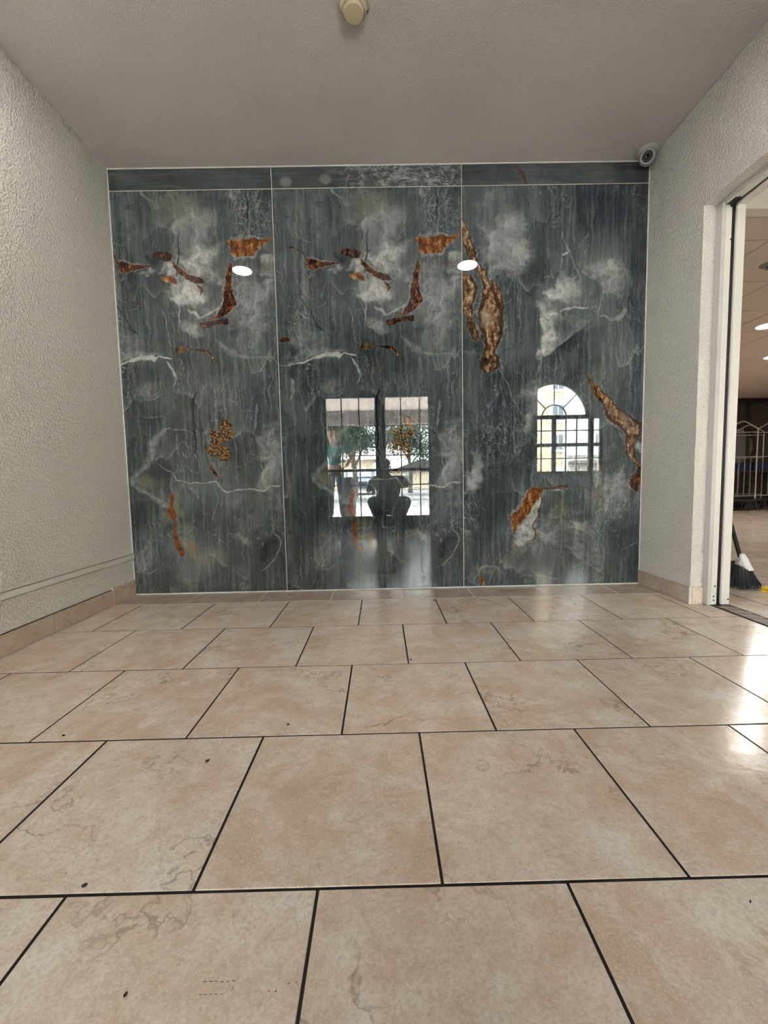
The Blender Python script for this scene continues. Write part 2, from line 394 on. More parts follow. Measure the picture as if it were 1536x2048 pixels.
BLOBS_A = [
 ('deep',0.472,2.196,0.047,0.024,0,1),
 ('deep',0.518,2.187,0.034,0.029,0,1),
 ('brownhaze',0.623,1.507,0.047,0.081,8,0.8),
 ('rust',0.043,1.661,0.036,0.017,-10,0.8),
 ('palewhite',1.139,2.181,0.068,0.051,0,0.7),
 ('rusthaze',1.08,2.126,0.077,0.038,20,0.5),
 ('rusthaze',1.172,2.173,0.034,0.043,0,0.5),
 ('gold',0.841,1.115,0.047,0.047,0,1),
 ('gold',0.766,1.058,0.045,0.045,0,1),
 ('gold',0.852,1.058,0.05,0.05,0,1),
 ('gold',0.778,1.005,0.062,0.062,0,1),
 ('gold',0.738,0.956,0.045,0.045,0,1),
 ('gold',0.813,0.936,0.063,0.063,0,1),
 ('gold',0.802,0.972,0.049,0.049,0,1),
 ('violet',0.702,0.994,0.031,0.041,0,0.7),
 ('violet',0.809,1.029,0.073,0.089,0,0.5),
 ('olivehaze',0.458,0.578,0.065,0.13,0,0.75),
 ('olivehaze',0.495,0.303,0.089,0.122,-20,0.5),
 ('olivehaze',0.595,0.301,0.089,0.154,-15,0.9),
 ('olivehaze',0.649,0.232,0.097,0.073,0,0.6),
 ('vividhaze',0.581,0.322,0.024,0.045,0,0.6),
 ('olivehaze',0.54,0.074,0.089,0.089,0,0.6),
 ('olivehaze',0.293,0.763,0.089,0.073,20,0.7),
 ('dark',0.363,1.158,0.073,0.031,8,0.9),
 ('darkblue',0.125,1.458,0.058,0.056,0,0.9),
 ('darkblue',0.579,1.804,0.034,0.077,0,0.6),
 ('dark',0.316,1.438,0.111,0.111,0,0.5),
 ('dark',0.405,2.177,0.051,0.029,0,0.7),
 ('dark',0.412,0.834,0.105,0.089,0,0.6),
 ('dark',0.206,0.551,0.057,0.146,0,0.6),
 ('dark',0.931,0.577,0.187,0.138,0,0.35),
 ('dark',1.092,0.281,0.065,0.105,0,0.5),
 ('palewhite',0.747,2.212,0.162,0.111,-15,0.95),
 ('palewhite',0.704,2.117,0.145,0.094,0,0.8),
 ('palewhite',0.633,1.965,0.12,0.102,20,0.95),
 ('palewhite',0.835,2.01,0.077,0.102,0,0.5),
 ('pale',0.676,2.371,0.222,0.111,-10,0.8),
 ('pale',1.137,1.973,0.077,0.359,0,0.6),
 ('pale',0.702,2.052,0.196,0.282,0,0.5),
 ('pale',0.722,2.188,0.162,0.162,0,0.9),
 ('pale',0.633,1.957,0.111,0.094,0,1),
 ('palewhite',0.698,2.244,0.077,0.043,-20,0.5),
 ('beige',0.628,2.474,0.222,0.171,0,0.8),
 ('pale',0.432,2.544,0.094,0.024,35,0.55),
 ('palewhite',0.515,2.1,0.085,0.061,30,1),
 ('palewhite',0.353,2.118,0.102,0.022,-5,0.7),
 ('palewhite',0.675,1.948,0.068,0.051,0,0.4),
 ('pale',1.043,1.828,0.162,0.282,0,0.8),
 ('lacy',1.05,2.436,0.162,0.162,0,1),
 ('lacy',0.993,1.886,0.06,0.128,0,0.5),
 ('pale',0.749,1.882,0.12,0.077,0,0.35),
 ('pale',1.117,0.893,0.122,0.341,0,0.7),
 ('lacy',1.147,0.422,0.073,0.097,0,1),
 ('pale',0.474,0.075,0.049,0.032,0,0.3),
 ('pale',0.262,0.274,0.057,0.122,0,0.55),
 ('pale',0.339,1.371,0.102,0.094,0,0.45),
 ('pale',0.155,1.688,0.188,0.137,0,0.35),
 ('pale',0.718,0.289,0.041,0.138,0,0.4),
 ('olivehaze',0.544,0.436,0.089,0.13,0,0.6),
 ('dark',0.253,2.346,0.145,0.188,0,0.35),
 ('darkblue',0.062,1.91,0.077,0.205,0,0.35),
 ('pale',0.653,1.721,0.077,0.06,30,0.5),
 ('pale',0.96,2.536,0.034,0.051,0,0.6),
 ('pale',0.804,1.313,0.049,0.032,0,0.8),
 ('pale',0.938,0.385,0.081,0.032,0,0.5),
]
STROKES_C = [
 ('tan','v',1,0.3,[(1.426,0.154,0.0),(1.44,0.16,0.0342),(1.477,0.177,0.0598),(1.518,0.174,0.0546),(1.564,0.177,0.0324),(1.601,0.19,0.041),(1.65,0.198,0.0529),(1.691,0.194,0.0649),(1.741,0.186,0.0717),(1.79,0.18,0.0717),(1.839,0.186,0.0666),(1.888,0.181,0.0564),(1.936,0.171,0.0393),(1.977,0.161,0.0256),(2.034,0.141,0.0222),(2.091,0.11,0.0205),(2.139,0.081,0.0188),(2.18,0.061,0.0256),(2.22,0.047,0.0307),(2.268,0.028,0.0273),(2.315,0.025,0.0188),(2.363,0.012,0.0137),(2.411,0.001,0.0)]),
 ('tan','v',1,0.3,[(1.623,0.105,0.0),(1.66,0.084,0.0205),(1.702,0.069,0.0205),(1.743,0.056,0.0256),(1.776,0.053,0.0188),(1.817,0.036,0.0307),(1.858,0.031,0.0342),(1.906,0.042,0.0376),(1.955,0.049,0.041),(2.003,0.039,0.041),(2.044,0.022,0.0324),(2.06,0.005,0.0)]),
 ('tan','v',0.85,0.5,[(1.768,0.257,0.0),(1.813,0.253,0.0102),(1.862,0.245,0.0222),(1.919,0.232,0.0222),(1.976,0.211,0.0171),(2.021,0.186,0.0)]),
 ('darkline','v',1,0.5,[(1.61,0.147,0.0),(1.668,0.126,0.0068),(1.742,0.115,0.0043),(1.783,0.112,0.0043),(1.864,0.135,0.0043),(1.929,0.149,0.0051),(1.977,0.15,0.0051),(2.042,0.123,0.0051),(2.107,0.09,0.006),(2.164,0.055,0.0068),(2.212,0.027,0.0068),(2.26,0.0,0.0)]),
 ('deep','v',0.85,0.6,[(2.582,0.327,0.0),(2.609,0.343,0.0102),(2.648,0.364,0.0085),(2.679,0.389,0.0068),(2.709,0.409,0.0085),(2.732,0.417,0.0)]),
 ('olive','v',0.85,0.6,[(1.228,0.93,0.0),(1.279,0.894,0.0342),(1.339,0.85,0.0188),(1.398,0.819,0.0068),(1.466,0.796,0.0)]),
 ('tan','v',0.95,0.5,[(0.75,1.193,0.0),(0.793,1.183,0.0171),(0.837,1.151,0.0222),(0.881,1.115,0.029),(0.924,1.114,0.0273),(0.975,1.124,0.0376),(1.018,1.134,0.0512),(1.061,1.115,0.0734),(1.1,1.071,0.082),(1.135,1.027,0.0717),(1.174,0.987,0.0427),(1.216,0.96,0.0359),(1.259,0.929,0.029),(1.302,0.894,0.0239),(1.336,0.872,0.0)]),
 ('rust','v',0.85,0.6,[(0.611,1.17,0.0),(0.628,1.165,0.0137),(0.672,1.151,0.0376),(0.715,1.163,0.0478),(0.767,1.179,0.0256),(0.819,1.2,0.0)]),
 ('darkline','h',0.9,0.6,[(0.877,1.302,0.0),(0.921,1.251,0.0068),(0.956,1.208,0.0051),(1.034,1.181,0.0034),(1.096,1.138,0.0043),(1.192,1.089,0.0)]),
 ('darkline','v',0.9,0.6,[(0.784,1.196,0.0),(0.819,1.173,0.0051),(0.863,1.137,0.0068),(0.907,1.101,0.0068),(0.958,1.118,0.006),(1.017,1.16,0.0)]),
 ('orange','v',1,0.4,[(0.356,0.334,0.0),(0.417,0.347,0.0239),(0.452,0.369,0.041),(0.487,0.386,0.0564),(0.522,0.412,0.0495),(0.556,0.436,0.0461),(0.591,0.456,0.0478),(0.625,0.479,0.0529),(0.655,0.488,0.0444),(0.678,0.468,0.0)]),
 ('palewhite','v',0.9,0.5,[(0.275,0.365,0.0),(0.293,0.383,0.0512),(0.328,0.409,0.0768),(0.372,0.413,0.0854),(0.424,0.435,0.0598),(0.468,0.461,0.0393),(0.52,0.48,0.0376),(0.581,0.504,0.0205),(0.633,0.517,0.0)]),
 ('brownline','v',1,0.5,[(0.276,0.33,0.0),(0.288,0.4,0.0043),(0.309,0.444,0.0051),(0.348,0.488,0.0068),(0.375,0.486,0.0068),(0.406,0.468,0.0051),(0.441,0.48,0.0051),(0.519,0.513,0.0051),(0.572,0.521,0.0043),(0.641,0.53,0.0)]),
 ('brownline','h',1,0.6,[(0.451,0.667,0.0),(0.503,0.652,0.0102),(0.556,0.66,0.0068),(0.608,0.669,0.0051),(0.687,0.673,0.0068),(0.713,0.662,0.0043),(0.74,0.646,0.0)]),
 ('bright','h',0.7,0.7,[(0.573,0.649,0.0),(0.635,0.652,0.0077),(0.678,0.64,0.006),(0.704,0.664,0.0068),(0.735,0.644,0.0)]),
 ('brownline','h',0.8,0.7,[(0.744,0.654,0.0),(0.766,0.667,0.0034),(0.809,0.669,0.0034),(0.845,0.652,0.0051),(0.859,0.613,0.0068),(0.872,0.586,0.0)]),
 ('light','h',0.8,0.9,[(0.064,0.041,0.0),(0.104,0.103,0.0171),(0.149,0.145,0.0188),(0.206,0.141,0.0171),(0.25,0.113,0.0171),(0.281,0.063,0.0)]),
 ('light','h',0.8,0.7,[(0.296,1.363,0.0),(0.318,1.288,0.0051),(0.344,1.232,0.0051),(0.379,1.177,0.0034),(0.418,1.129,0.0034),(0.483,1.069,0.0)]),
 ('light','h',0.7,0.7,[(0.418,1.042,0.0),(0.457,1.016,0.0051),(0.501,0.983,0.0043),(0.518,0.97,0.0)]),
 ('light','v',0.75,0.7,[(1.239,0.335,0.0),(1.299,0.318,0.0051),(1.366,0.288,0.0051),(1.417,0.254,0.0051),(1.476,0.232,0.0)]),
 ('light','v',0.75,0.6,[(1.991,0.775,0.0),(2.032,0.754,0.0068),(2.105,0.719,0.006),(2.169,0.694,0.0085),(2.202,0.677,0.0068),(2.258,0.654,0.006),(2.306,0.639,0.0)]),
 ('light','h',0.6,0.6,[(0.697,2.169,0.0),(0.734,2.201,0.0034),(0.78,2.248,0.0043),(0.816,2.295,0.0068),(0.819,2.331,0.0)]),
 ('bright','h',0.8,0.7,[(0.63,1.807,0.0),(0.664,1.816,0.0085),(0.714,1.826,0.0051),(0.782,1.824,0.006),(0.833,1.834,0.0)]),
 ('light','h',0.6,0.6,[(0.51,1.996,0.0),(0.535,2.015,0.0051),(0.56,2.023,0.0051),(0.594,2.035,0.0)]),
 ('light','v',0.7,0.7,[(1.856,0.6,0.0),(1.913,0.603,0.0085),(1.97,0.611,0.0077),(2.018,0.627,0.0)]),
 ('light','h',0.7,0.7,[(0.577,1.978,0.0),(0.62,1.965,0.0043),(0.67,2.005,0.0051),(0.737,2.02,0.0)]),
 ('darkline','h',0.6,0.7,[(0.565,1.52,0.0),(0.633,1.576,0.006),(0.692,1.625,0.006),(0.742,1.682,0.0)]),
 ('light','v',0.7,0.7,[(1.778,0.893,0.0),(1.802,0.891,0.0051),(1.867,0.896,0.006),(1.932,0.917,0.0077),(1.973,0.913,0.0068),(2.006,0.876,0.0)]),
 ('light','h',0.85,0.9,[(0.889,1.779,0.0),(0.936,1.769,0.0102),(0.983,1.752,0.0137),(1.038,1.763,0.0205),(1.063,1.799,0.0154),(1.075,1.82,0.0)]),
 ('light','v',0.6,0.7,[(1.833,1.028,0.0),(1.913,1.081,0.0043),(1.978,1.092,0.0051),(2.051,1.086,0.0)]),
 ('light','h',0.7,0.9,[(0.366,0.056,0.0),(0.437,0.077,0.012),(0.508,0.067,0.0085),(0.579,0.056,0.0102),(0.65,0.048,0.0)]),
 ('light','h',0.7,0.7,[(1.074,0.229,0.0),(1.126,0.259,0.0051),(1.196,0.288,0.0)]),
 ('light','v',0.6,0.7,[(0.532,0.132,0.0),(0.546,0.101,0.0068),(0.599,0.071,0.0068),(0.695,0.062,0.0137),(0.772,0.08,0.0085),(0.842,0.059,0.0)]),
]
BLOBS_C = [
 ('palewhite',0.175,1.79,0.044,0.085,5,0.95),
 ('rusthaze',0.194,1.708,0.043,0.051,0,0.6),
 ('palewhite',0.096,1.553,0.068,0.068,0,0.5),
 ('deephole',0.151,1.494,0.022,0.034,10,0.9),
 ('deephole',0.202,1.485,0.017,0.022,0,0.7),
 ('deephole',0.054,1.743,0.02,0.014,0,0.8),
 ('deephole',0.241,1.674,0.019,0.026,0,0.7),
 ('palewhite',1.057,1.13,0.038,0.034,0,0.8),
 ('palewhite',1.063,1.075,0.034,0.034,0,0.7),
 ('palewhite',1.162,0.906,0.043,0.051,0,0.8),
 ('palewhite',1.116,1.027,0.026,0.034,0,0.5),
 ('rusthaze',0.907,0.625,0.043,0.051,0,0.9),
 ('rusthaze',0.899,0.782,0.047,0.051,0,0.7),
 ('palewhite',0.892,0.712,0.06,0.051,0,0.7),
 ('lacy',1.04,0.561,0.162,0.094,30,1),
 ('palewhite',1.046,0.648,0.12,0.145,0,0.55),
 ('orange',0.107,0.04,0.022,0.043,20,0.75),
 ('beige',0.356,0.249,0.077,0.06,20,1),
 ('pale',0.356,0.267,0.06,0.014,-10,0.6),
 ('olivehaze',0.162,0.128,0.111,0.051,0,0.7),
 ('beige',0.312,0.17,0.051,0.068,0,0.6),
 ('dark',0.432,0.937,0.085,0.111,0,0.7),
 ('palewhite',0.691,2.174,0.019,0.019,0,1),
 ('pale',0.662,1.936,0.128,0.12,0,1),
 ('palewhite',0.629,1.913,0.06,0.077,0,0.8),
 ('palewhite',0.538,1.652,0.073,0.222,12,0.85),
 ('pale',0.579,1.799,0.077,0.102,0,0.9),
 ('dark',0.535,1.979,0.034,0.039,20,1),
 ('dark',0.686,1.908,0.022,0.048,-25,1),
 ('dark',0.7,1.641,0.111,0.111,0,0.7),
 ('dark',0.602,2.014,0.034,0.034,0,0.7),
 ('dark',0.577,1.994,0.022,0.051,0,0.6),
 ('dark',0.643,1.774,0.014,0.038,0,1),
 ('dark',0.703,2.033,0.034,0.022,0,0.8),
 ('palewhite',0.48,1.43,0.077,0.034,-35,0.7),
 ('pale',1.046,1.791,0.043,0.043,0,0.6),
 ('pale',0.965,1.988,0.154,0.128,0,0.75),
 ('dark',0.874,1.925,0.043,0.077,0,0.6),
 ('darkblue',0.897,2.452,0.256,0.162,15,1),
 ('darkblue',1.13,2.155,0.111,0.41,0,0.55),
 ('violet',0.608,2.275,0.094,0.094,0,0.7),
 ('darkblue',0.5,2.165,0.111,0.256,0,0.55),
 ('pale',0.282,2.248,0.162,0.231,0,1),
 ('palewhite',0.249,2.232,0.077,0.051,0,0.35),
 ('lacy',0.274,2.12,0.102,0.128,0,0.6),
 ('pale',0.224,2.47,0.137,0.171,0,0.4),
 ('dark',0.721,1.375,0.171,0.085,-20,0.5),
 ('darkblue',0.163,1.206,0.145,0.128,0,0.6),
 ('lacy',0.232,1.035,0.222,0.256,0,0.55),
 ('pale',0.464,1.234,0.102,0.137,0,0.9),
 ('palewhite',0.439,1.125,0.051,0.102,0,0.5),
 ('pale',0.067,0.773,0.051,0.137,0,0.8),
 ('lacy',-0.013,0.478,0.077,0.171,0,1),
 ('pale',0.602,0.377,0.282,0.213,0,0.55),
 ('olivehaze',0.645,0.508,0.094,0.154,0,0.6),
 ('pale',0.824,0.327,0.137,0.222,0,0.6),
 ('darkblue',1.053,0.367,0.094,0.162,0,0.7),
 ('darkblue',1.156,0.124,0.111,0.12,0,0.8),
 ('pale',0.437,0.104,0.196,0.051,10,0.5),
 ('palewhite',0.738,0.111,0.051,0.01,0,0.5),
 ('dark',0.99,0.823,0.094,0.171,0,0.4),
]
def marble(name, strokes, blobs):
    g = NT(name, 0.0, 1.65)
    g.dim = '2D'
    so = g.n('SeparateXYZ'); g.put(so.inputs[0], g.co())
    fl = g.n('CombineXYZ'); g.put(fl.inputs[0], so.outputs[0]); g.put(fl.inputs[1], so.outputs[2])
    flat = fl.outputs[0]                            # (along, up) in metres
    wf = g.warp(flat, 13.0, 0.030, 2)               # medium raggedness
    wr = g.warp(wf, 60.0, 0.018, 2)                 # fine raggedness for rust
    wb = g.warp(g.warp(flat, 4.0, 0.22, 3), 16.0, 0.05, 2)   # cloud edges
    sep_f = g.n('SeparateXYZ'); g.put(sep_f.inputs[0], wf)
    sep_r = g.n('SeparateXYZ'); g.put(sep_r.inputs[0], wr)
    sep_b = g.n('SeparateXYZ'); g.put(sep_b.inputs[0], wb)
    ragged = ('rust', 'orange', 'tan', 'deep', 'gold', 'olive')
    def stroke_q(e):
        kind, axis, k, soft, pts = e
        s = sep_r if kind in ragged else sep_f
        X, Z = s.outputs[0], s.outputs[1]
        t, y = (X, Z) if axis == 'h' else (Z, X)
        t0, t1 = pts[0][0], pts[-1][0]
        lo = min(p[1] for p in pts) - 0.01; hi = max(p[1] for p in pts) + 0.01
        hm = max(p[2] for p in pts)
        tn = g.rng(t, t0, t1)
        def curve(vals):
            q = g.n('FloatCurve')
            cv = q.mapping.curves[0]
            while len(cv.points) < len(pts): cv.points.new(0.5, 0.5)
            for cp, (a, b) in zip(cv.points, vals):
                cp.location = (a, b); cp.handle_type = 'AUTO_CLAMPED'
            q.mapping.update()
            g.put(q.inputs['Value'], tn)
            return q.outputs[0]
        c = curve([((p[0] - t0) / (t1 - t0), (p[1] - lo) / (hi - lo)) for p in pts])
        d = g.math('ABSOLUTE', g.math('SUBTRACT', y, g.math('MULTIPLY_ADD', c, hi - lo, lo)))
        h = curve([((p[0] - t0) / (t1 - t0), p[2] / hm) for p in pts])
        return g.math('DIVIDE', d, g.math('MULTIPLY_ADD', h, hm, 1e-5))
    def top(a, b): return b if a is None else g.math('MAXIMUM', a, b)
    extra = {}
    cache = {}
    def mask(want):
        """mask of one kind of mark, built only where it is used (keeps the node stack small)"""
        if want in cache: return cache[want]
        r = None
        for kind, cx, cz, rx, rz, ang, k in blobs:
            if kind != want: continue
            fine = kind in ('deep', 'deephole', 'rust', 'vividhaze')
            sx = sep_r if fine or kind == 'gold' else sep_b
            ca, sa = math.cos(-math.radians(ang)), math.sin(-math.radians(ang))
            uu = g.math('MULTIPLY_ADD', sx.outputs[1], sa / rx, g.math('MULTIPLY_ADD', sx.outputs[0], ca / rx, -(cx * ca + cz * sa) / rx))
            vv = g.math('MULTIPLY_ADD', sx.outputs[1], ca / rz, g.math('MULTIPLY_ADD', sx.outputs[0], -sa / rz, (cx * sa - cz * ca) / rz))
            l = g.math('SQRT', g.math('MULTIPLY_ADD', vv, vv, g.math('MULTIPLY', uu, uu)))
            r = top(r, g.rng(l, 1.12, 0.72, 0, k, True) if fine else g.rng(l, 1.35, 0.15, 0, k, True))
        for e in strokes:
            if e[0] != want: continue
            k, soft = e[2], e[3]
            q = stroke_q(e)
            r = top(r, g.rng(q, 1 + soft * 0.6, max(0.0, 1 - soft), 0, k, True))
            if want in ('rust', 'tan', 'orange'): extra['fringe'] = top(extra.get('fringe'), g.rng(q, 1.9, 1.0, 0, k, True))
            if want == 'tan': extra['tanedge'] = top(extra.get('tanedge'), g.math('MULTIPLY', g.rng(q, 0.55, 0.9, 0, 1, True), g.rng(q, 1.25, 1.0, 0, 1, True)))
        r = 0.0 if r is None else r
        if want in ('rust', 'tan', 'orange', 'palewhite'): cache[want] = r
        return r
    def mk(want):
        if want in ('fringe', 'tanedge'):
            for w_ in ('rust', 'tan', 'orange'): mask(w_)
            return extra.get(want, 0.0)
        return mask(want)
    def mul(a, b): return g.math('MULTIPLY', a, b)
    cloud = g.noise(wb, 8.0, 4, 0.66)
    speck = g.noise(flat, 52.0, 4, 0.72)
    blot = g.noise(wf, 24.0, 4, 0.66)
    def erode(m, n, amt, lo, hi):          # a soft mask broken up by a noise
        if not isinstance(m, bpy.types.NodeSocket): return 0.0
        return g.math('MULTIPLY', g.rng(g.math('MULTIPLY_ADD', g.math('SUBTRACT', n, 0.5), amt, m), lo, hi, 0, 1, True), g.rng(m, 0.02, 0.15))
    def ridge(co, scale, width, detail=4.0, rough=0.55):
        return g.rng(g.math('ABSOLUTE', g.math('SUBTRACT', g.noise(co, scale, detail, rough), 0.5)), width, 0.0)
    big = g.rng(g.noise(wb, 2.4, 3, 0.6), 0.32, 0.70)
    c = g.mix(big, (0.046, 0.058, 0.062), (0.122, 0.140, 0.145))
    # patches of different tone with crisp borders
    cw = g.warp(g.warp(g.mapping(flat, sca=(1, 0.48, 1)), 3.2, 0.20, 3), 22.0, 0.022, 2)
    vq = g.n('TexVoronoi'); vq.voronoi_dimensions = '2D'; g.put(vq.inputs['Vector'], cw); vq.inputs['Scale'].default_value = 6.2
    cs = g.n('SeparateColor'); g.put(cs.inputs[0], vq.outputs['Color'])
    c = g.mix(g.rng(cs.outputs[0], 0.55, 1.0, 0, 0.50), c, (0.036, 0.048, 0.053))
    c = g.mix(g.rng(cs.outputs[1], 0.55, 1.0, 0, 0.34), c, (0.175, 0.190, 0.192))
    # curtains of hanging streaks
    st = g.mapping(wf, sca=(52, 2.2, 1))
    sm = g.rng(g.noise(wb, 3.1, 3), 0.34, 0.62)
    s1 = g.rng(g.noise(st, 1.0, 4, 0.62), 0.47, 0.70)
    c = g.mix(mul(s1, g.math('MULTIPLY_ADD', sm, 0.42, 0.02)), c, (0.225, 0.240, 0.242))
    s2 = g.rng(g.noise(g.mapping(wf, (3, 1, 0), sca=(24, 1.4, 1)), 1.0, 4, 0.6), 0.53, 0.34)
    c = g.mix(mul(s2, g.math('MULTIPLY_ADD', sm, 0.30, 0.04)), c, (0.028, 0.038, 0.042))
    # drip pockets: cells that glow along their lower rim
    for sc_, zz, k_, off_ in ((6.4, 0.46, 0.46, 0.0),):
        pw = g.warp(g.warp(g.mapping(flat, (off_, 0, 0), sca=(1, zz, 1)), 5.0, 0.09, 2), 30.0, 0.012, 2)
        q = g.n('TexVoronoi'); q.voronoi_dimensions = '2D'; g.put(q.inputs['Vector'], pw); q.inputs['Scale'].default_value = sc_
        rel = g.n('SeparateXYZ'); g.put(rel.inputs[0], g.vec('SUBTRACT', pw, q.outputs['Position']))
        low = g.rng(rel.outputs[1], -0.10 / sc_, -0.62 / sc_, 0, 1)
        e_ = g.voro(pw, sc_)
        lip = mul(g.rng(e_, 0.11, 0.012, 0, 1, True), low)
        c2 = g.n('SeparateColor'); g.put(c2.inputs[0], q.outputs['Color'])
        on = g.rng(c2.outputs[0], 0.50, 0.80)
        lip = mul(lip, mul(on, g.rng(blot, 0.34, 0.58)))
        c = g.mix(mul(lip, k_), c, (0.34, 0.355, 0.35))
        c = g.mix(mul(mul(low, on), 0.26), c, (0.22, 0.235, 0.235))
    # wandering wisps
    ws = g.mapping(wb, sca=(1, 0.42, 1))
    w1 = mul(ridge(ws, 5.2, 0.011, 4), g.rng(g.noise(flat, 4.0, 2), 0.45, 0.60))
    c = g.mix(mul(w1, 0.50), c, (0.33, 0.345, 0.34))
    c = g.mix(mul(ridge(g.mapping(wb, (5, 2, 0), sca=(1, .5, 1)), 3.4, 0.008, 4), 0.45), c, (0.030, 0.037, 0.042))
    cl = g.rng(cloud, 0.36, 0.64)
    c = g.mix(mul(erode(mk('dark'), cloud, 0.9, 0.25, 0.6), 0.80), c, (0.034, 0.045, 0.050))
    c = g.mix(mul(mk('darkblue'), 0.74), c, (0.030, 0.040, 0.060))
    c = g.mix(mul(mk('violet'), 0.6), c, (0.055, 0.057, 0.084))
    c = g.mix(mul(erode(mk('beige'), cloud, 1.0, 0.15, 0.9), 0.62), c, (0.235, 0.23, 0.20))
    c = g.mix(mul(erode(mk('olivehaze'), cloud, 0.9, 0.1, 0.95), 0.62), c, (0.225, 0.215, 0.145))
    c = g.mix(mul(erode(mk('pale'), cloud, 1.0, 0.05, 0.95), 0.72), c, g.mix(cl, (0.19, 0.20, 0.205), (0.43, 0.43, 0.42)))
    c = g.mix(mul(erode(mk('palewhite'), cloud, 1.2, 0.15, 1.1), 0.78), c, g.mix(g.rng(blot, 0.32, 0.66), (0.28, 0.28, 0.275), (0.62, 0.61, 0.59)))
    c = g.mix(mul(s2, 0.12), c, (0.05, 0.06, 0.065))
    c = g.mix(mul(s1, 0.14), c, (0.34, 0.35, 0.35))
    # lace of pale cracks
    lw = g.warp(g.warp(g.mapping(wf, sca=(1, 0.55, 1)), 7.0, 0.16, 3), 40.0, 0.02, 1)
    ed = g.math('MULTIPLY', g.voro(lw, 24.0), g.math('MULTIPLY_ADD', g.voro(lw, 46.0), 3.0, 0.35))
    ln = g.math('MAXIMUM', g.rng(ed, 0.050, 0.0, 0, 1, True), ridge(lw, 15.0, 0.035, 3))
    ln = mul(ln, g.rng(blot, 0.34, 0.60, 0.1, 1))
    c = g.mix(mul(ln, g.math('MULTIPLY_ADD', mk('lacy'), 0.66, 0.05)), c, (0.40, 0.41, 0.40))
    c = g.mix(mul(erode(mk('light'), blot, 1.3, 0.15, 1.25), 0.56), c, (0.36, 0.37, 0.365))
    c = g.mix(mul(erode(mk('bright'), blot, 1.2, 0.15, 1.15), 0.74), c, g.mix(speck, (0.38, 0.385, 0.37), (0.58, 0.575, 0.55)))
    c = g.mix(mul(erode(mk('darkline'), blot, 0.9, 0.15, 0.8), 0.88), c, (0.018, 0.022, 0.026))
    # rust family: broken edges, dark pits, paler crusts
    rz = g.rng(g.math('MULTIPLY_ADD', g.math('SUBTRACT', g.noise(g.mapping(wf, sca=(1.5, 0.8, 1)), 26.0, 4, 0.62), 0.5), 1.3, g.math('MULTIPLY_ADD', speck, 0.5, 0.25)), 0.22, 0.82)
    sp2 = g.rng(speck, 0.46, 0.58)
    def rusty(k, cc, stops, amt=1.1, s=0.97):
        return g.mix(mul(erode(mk(k), speck, amt, 0.30, 0.62), s), cc, g.ramp(rz, stops))
    c = g.mix(mul(erode(mk('fringe'), blot, 1.6, 0.55, 1.15), 0.55), c, g.mix(speck, (0.14, 0.12, 0.11), (0.60, 0.56, 0.52)))
    c = g.mix(mul(mk('rusthaze'), mul(sp2, 0.75)), c, (0.22, 0.105, 0.045))
    c = g.mix(mul(mk('brownhaze'), mul(sp2, 0.8)), c, (0.085, 0.058, 0.030))
    c = g.mix(mul(mk('vividhaze'), 0.5), c, (0.27, 0.13, 0.04))
    c = rusty('olive', c, [(0, (0.04, 0.028, 0.012)), (0.5, (0.14, 0.085, 0.03)), (1, (0.28, 0.20, 0.10))])
    c = rusty('orange', c, [(0, (0.07, 0.024, 0.008)), (0.38, (0.17, 0.064, 0.015)), (0.66, (0.29, 0.125, 0.036)), (0.86, (0.36, 0.21, 0.10)), (1, (0.44, 0.36, 0.29))])
    c = rusty('tan', c, [(0, (0.050, 0.025, 0.012)), (0.35, (0.15, 0.080, 0.038)), (0.60, (0.27, 0.175, 0.10)), (0.85, (0.40, 0.31, 0.22)), (1, (0.50, 0.44, 0.37))], 0.8)
    c = g.mix(mul(erode(mk('tanedge'), blot, 0.9, 0.2, 0.7), 0.80), c, (0.050, 0.022, 0.011))
    c = g.mix(mul(mk('brownline'), 0.9), c, (0.115, 0.055, 0.022))
    c = rusty('rust', c, [(0, (0.018, 0.007, 0.004)), (0.34, (0.055, 0.017, 0.007)), (0.60, (0.135, 0.043, 0.012)), (0.80, (0.22, 0.092, 0.033)), (0.93, (0.34, 0.23, 0.16)), (1, (0.46, 0.40, 0.35))])
    c = rusty('deep', c, [(0, (0.010, 0.005, 0.004)), (0.45, (0.060, 0.018, 0.008)), (0.75, (0.12, 0.045, 0.02)), (1, (0.34, 0.24, 0.17))], 0.9)
    c = g.mix(mul(erode(mk('gold'), speck, 1.8, 0.22, 0.70), 0.95), c, g.ramp(g.voro(wr, 66.0, 'F1'), [(0, (0.40, 0.21, 0.045)), (0.30, (0.22, 0.105, 0.025)), (0.52, (0.045, 0.030, 0.018)), (1, (0.03, 0.035, 0.045))]))
    c = g.mix(mul(mk('vivid'), 0.95), c, g.mix(g.rng(blot, 0.35, 0.65), (0.10, 0.026, 0.004), (0.27, 0.088, 0.012)))
    c = g.mix(mul(mk('deephole'), g.rng(speck, 0.40, 0.5)), c, (0.014, 0.010, 0.008))
    if name.endswith('c'):
        c = g.mix(mul(mul(mk('tan'), mk('palewhite')), 0.7), c, (0.33, 0.29, 0.235))
    gm = g.n('Gamma'); g.put(gm.inputs[0], c); gm.inputs[1].default_value = 1.28
    c = g.mix(1.0, gm.outputs[0], (1.40, 1.43, 1.44), 'MULTIPLY')
    g.col(c)
    return g.m

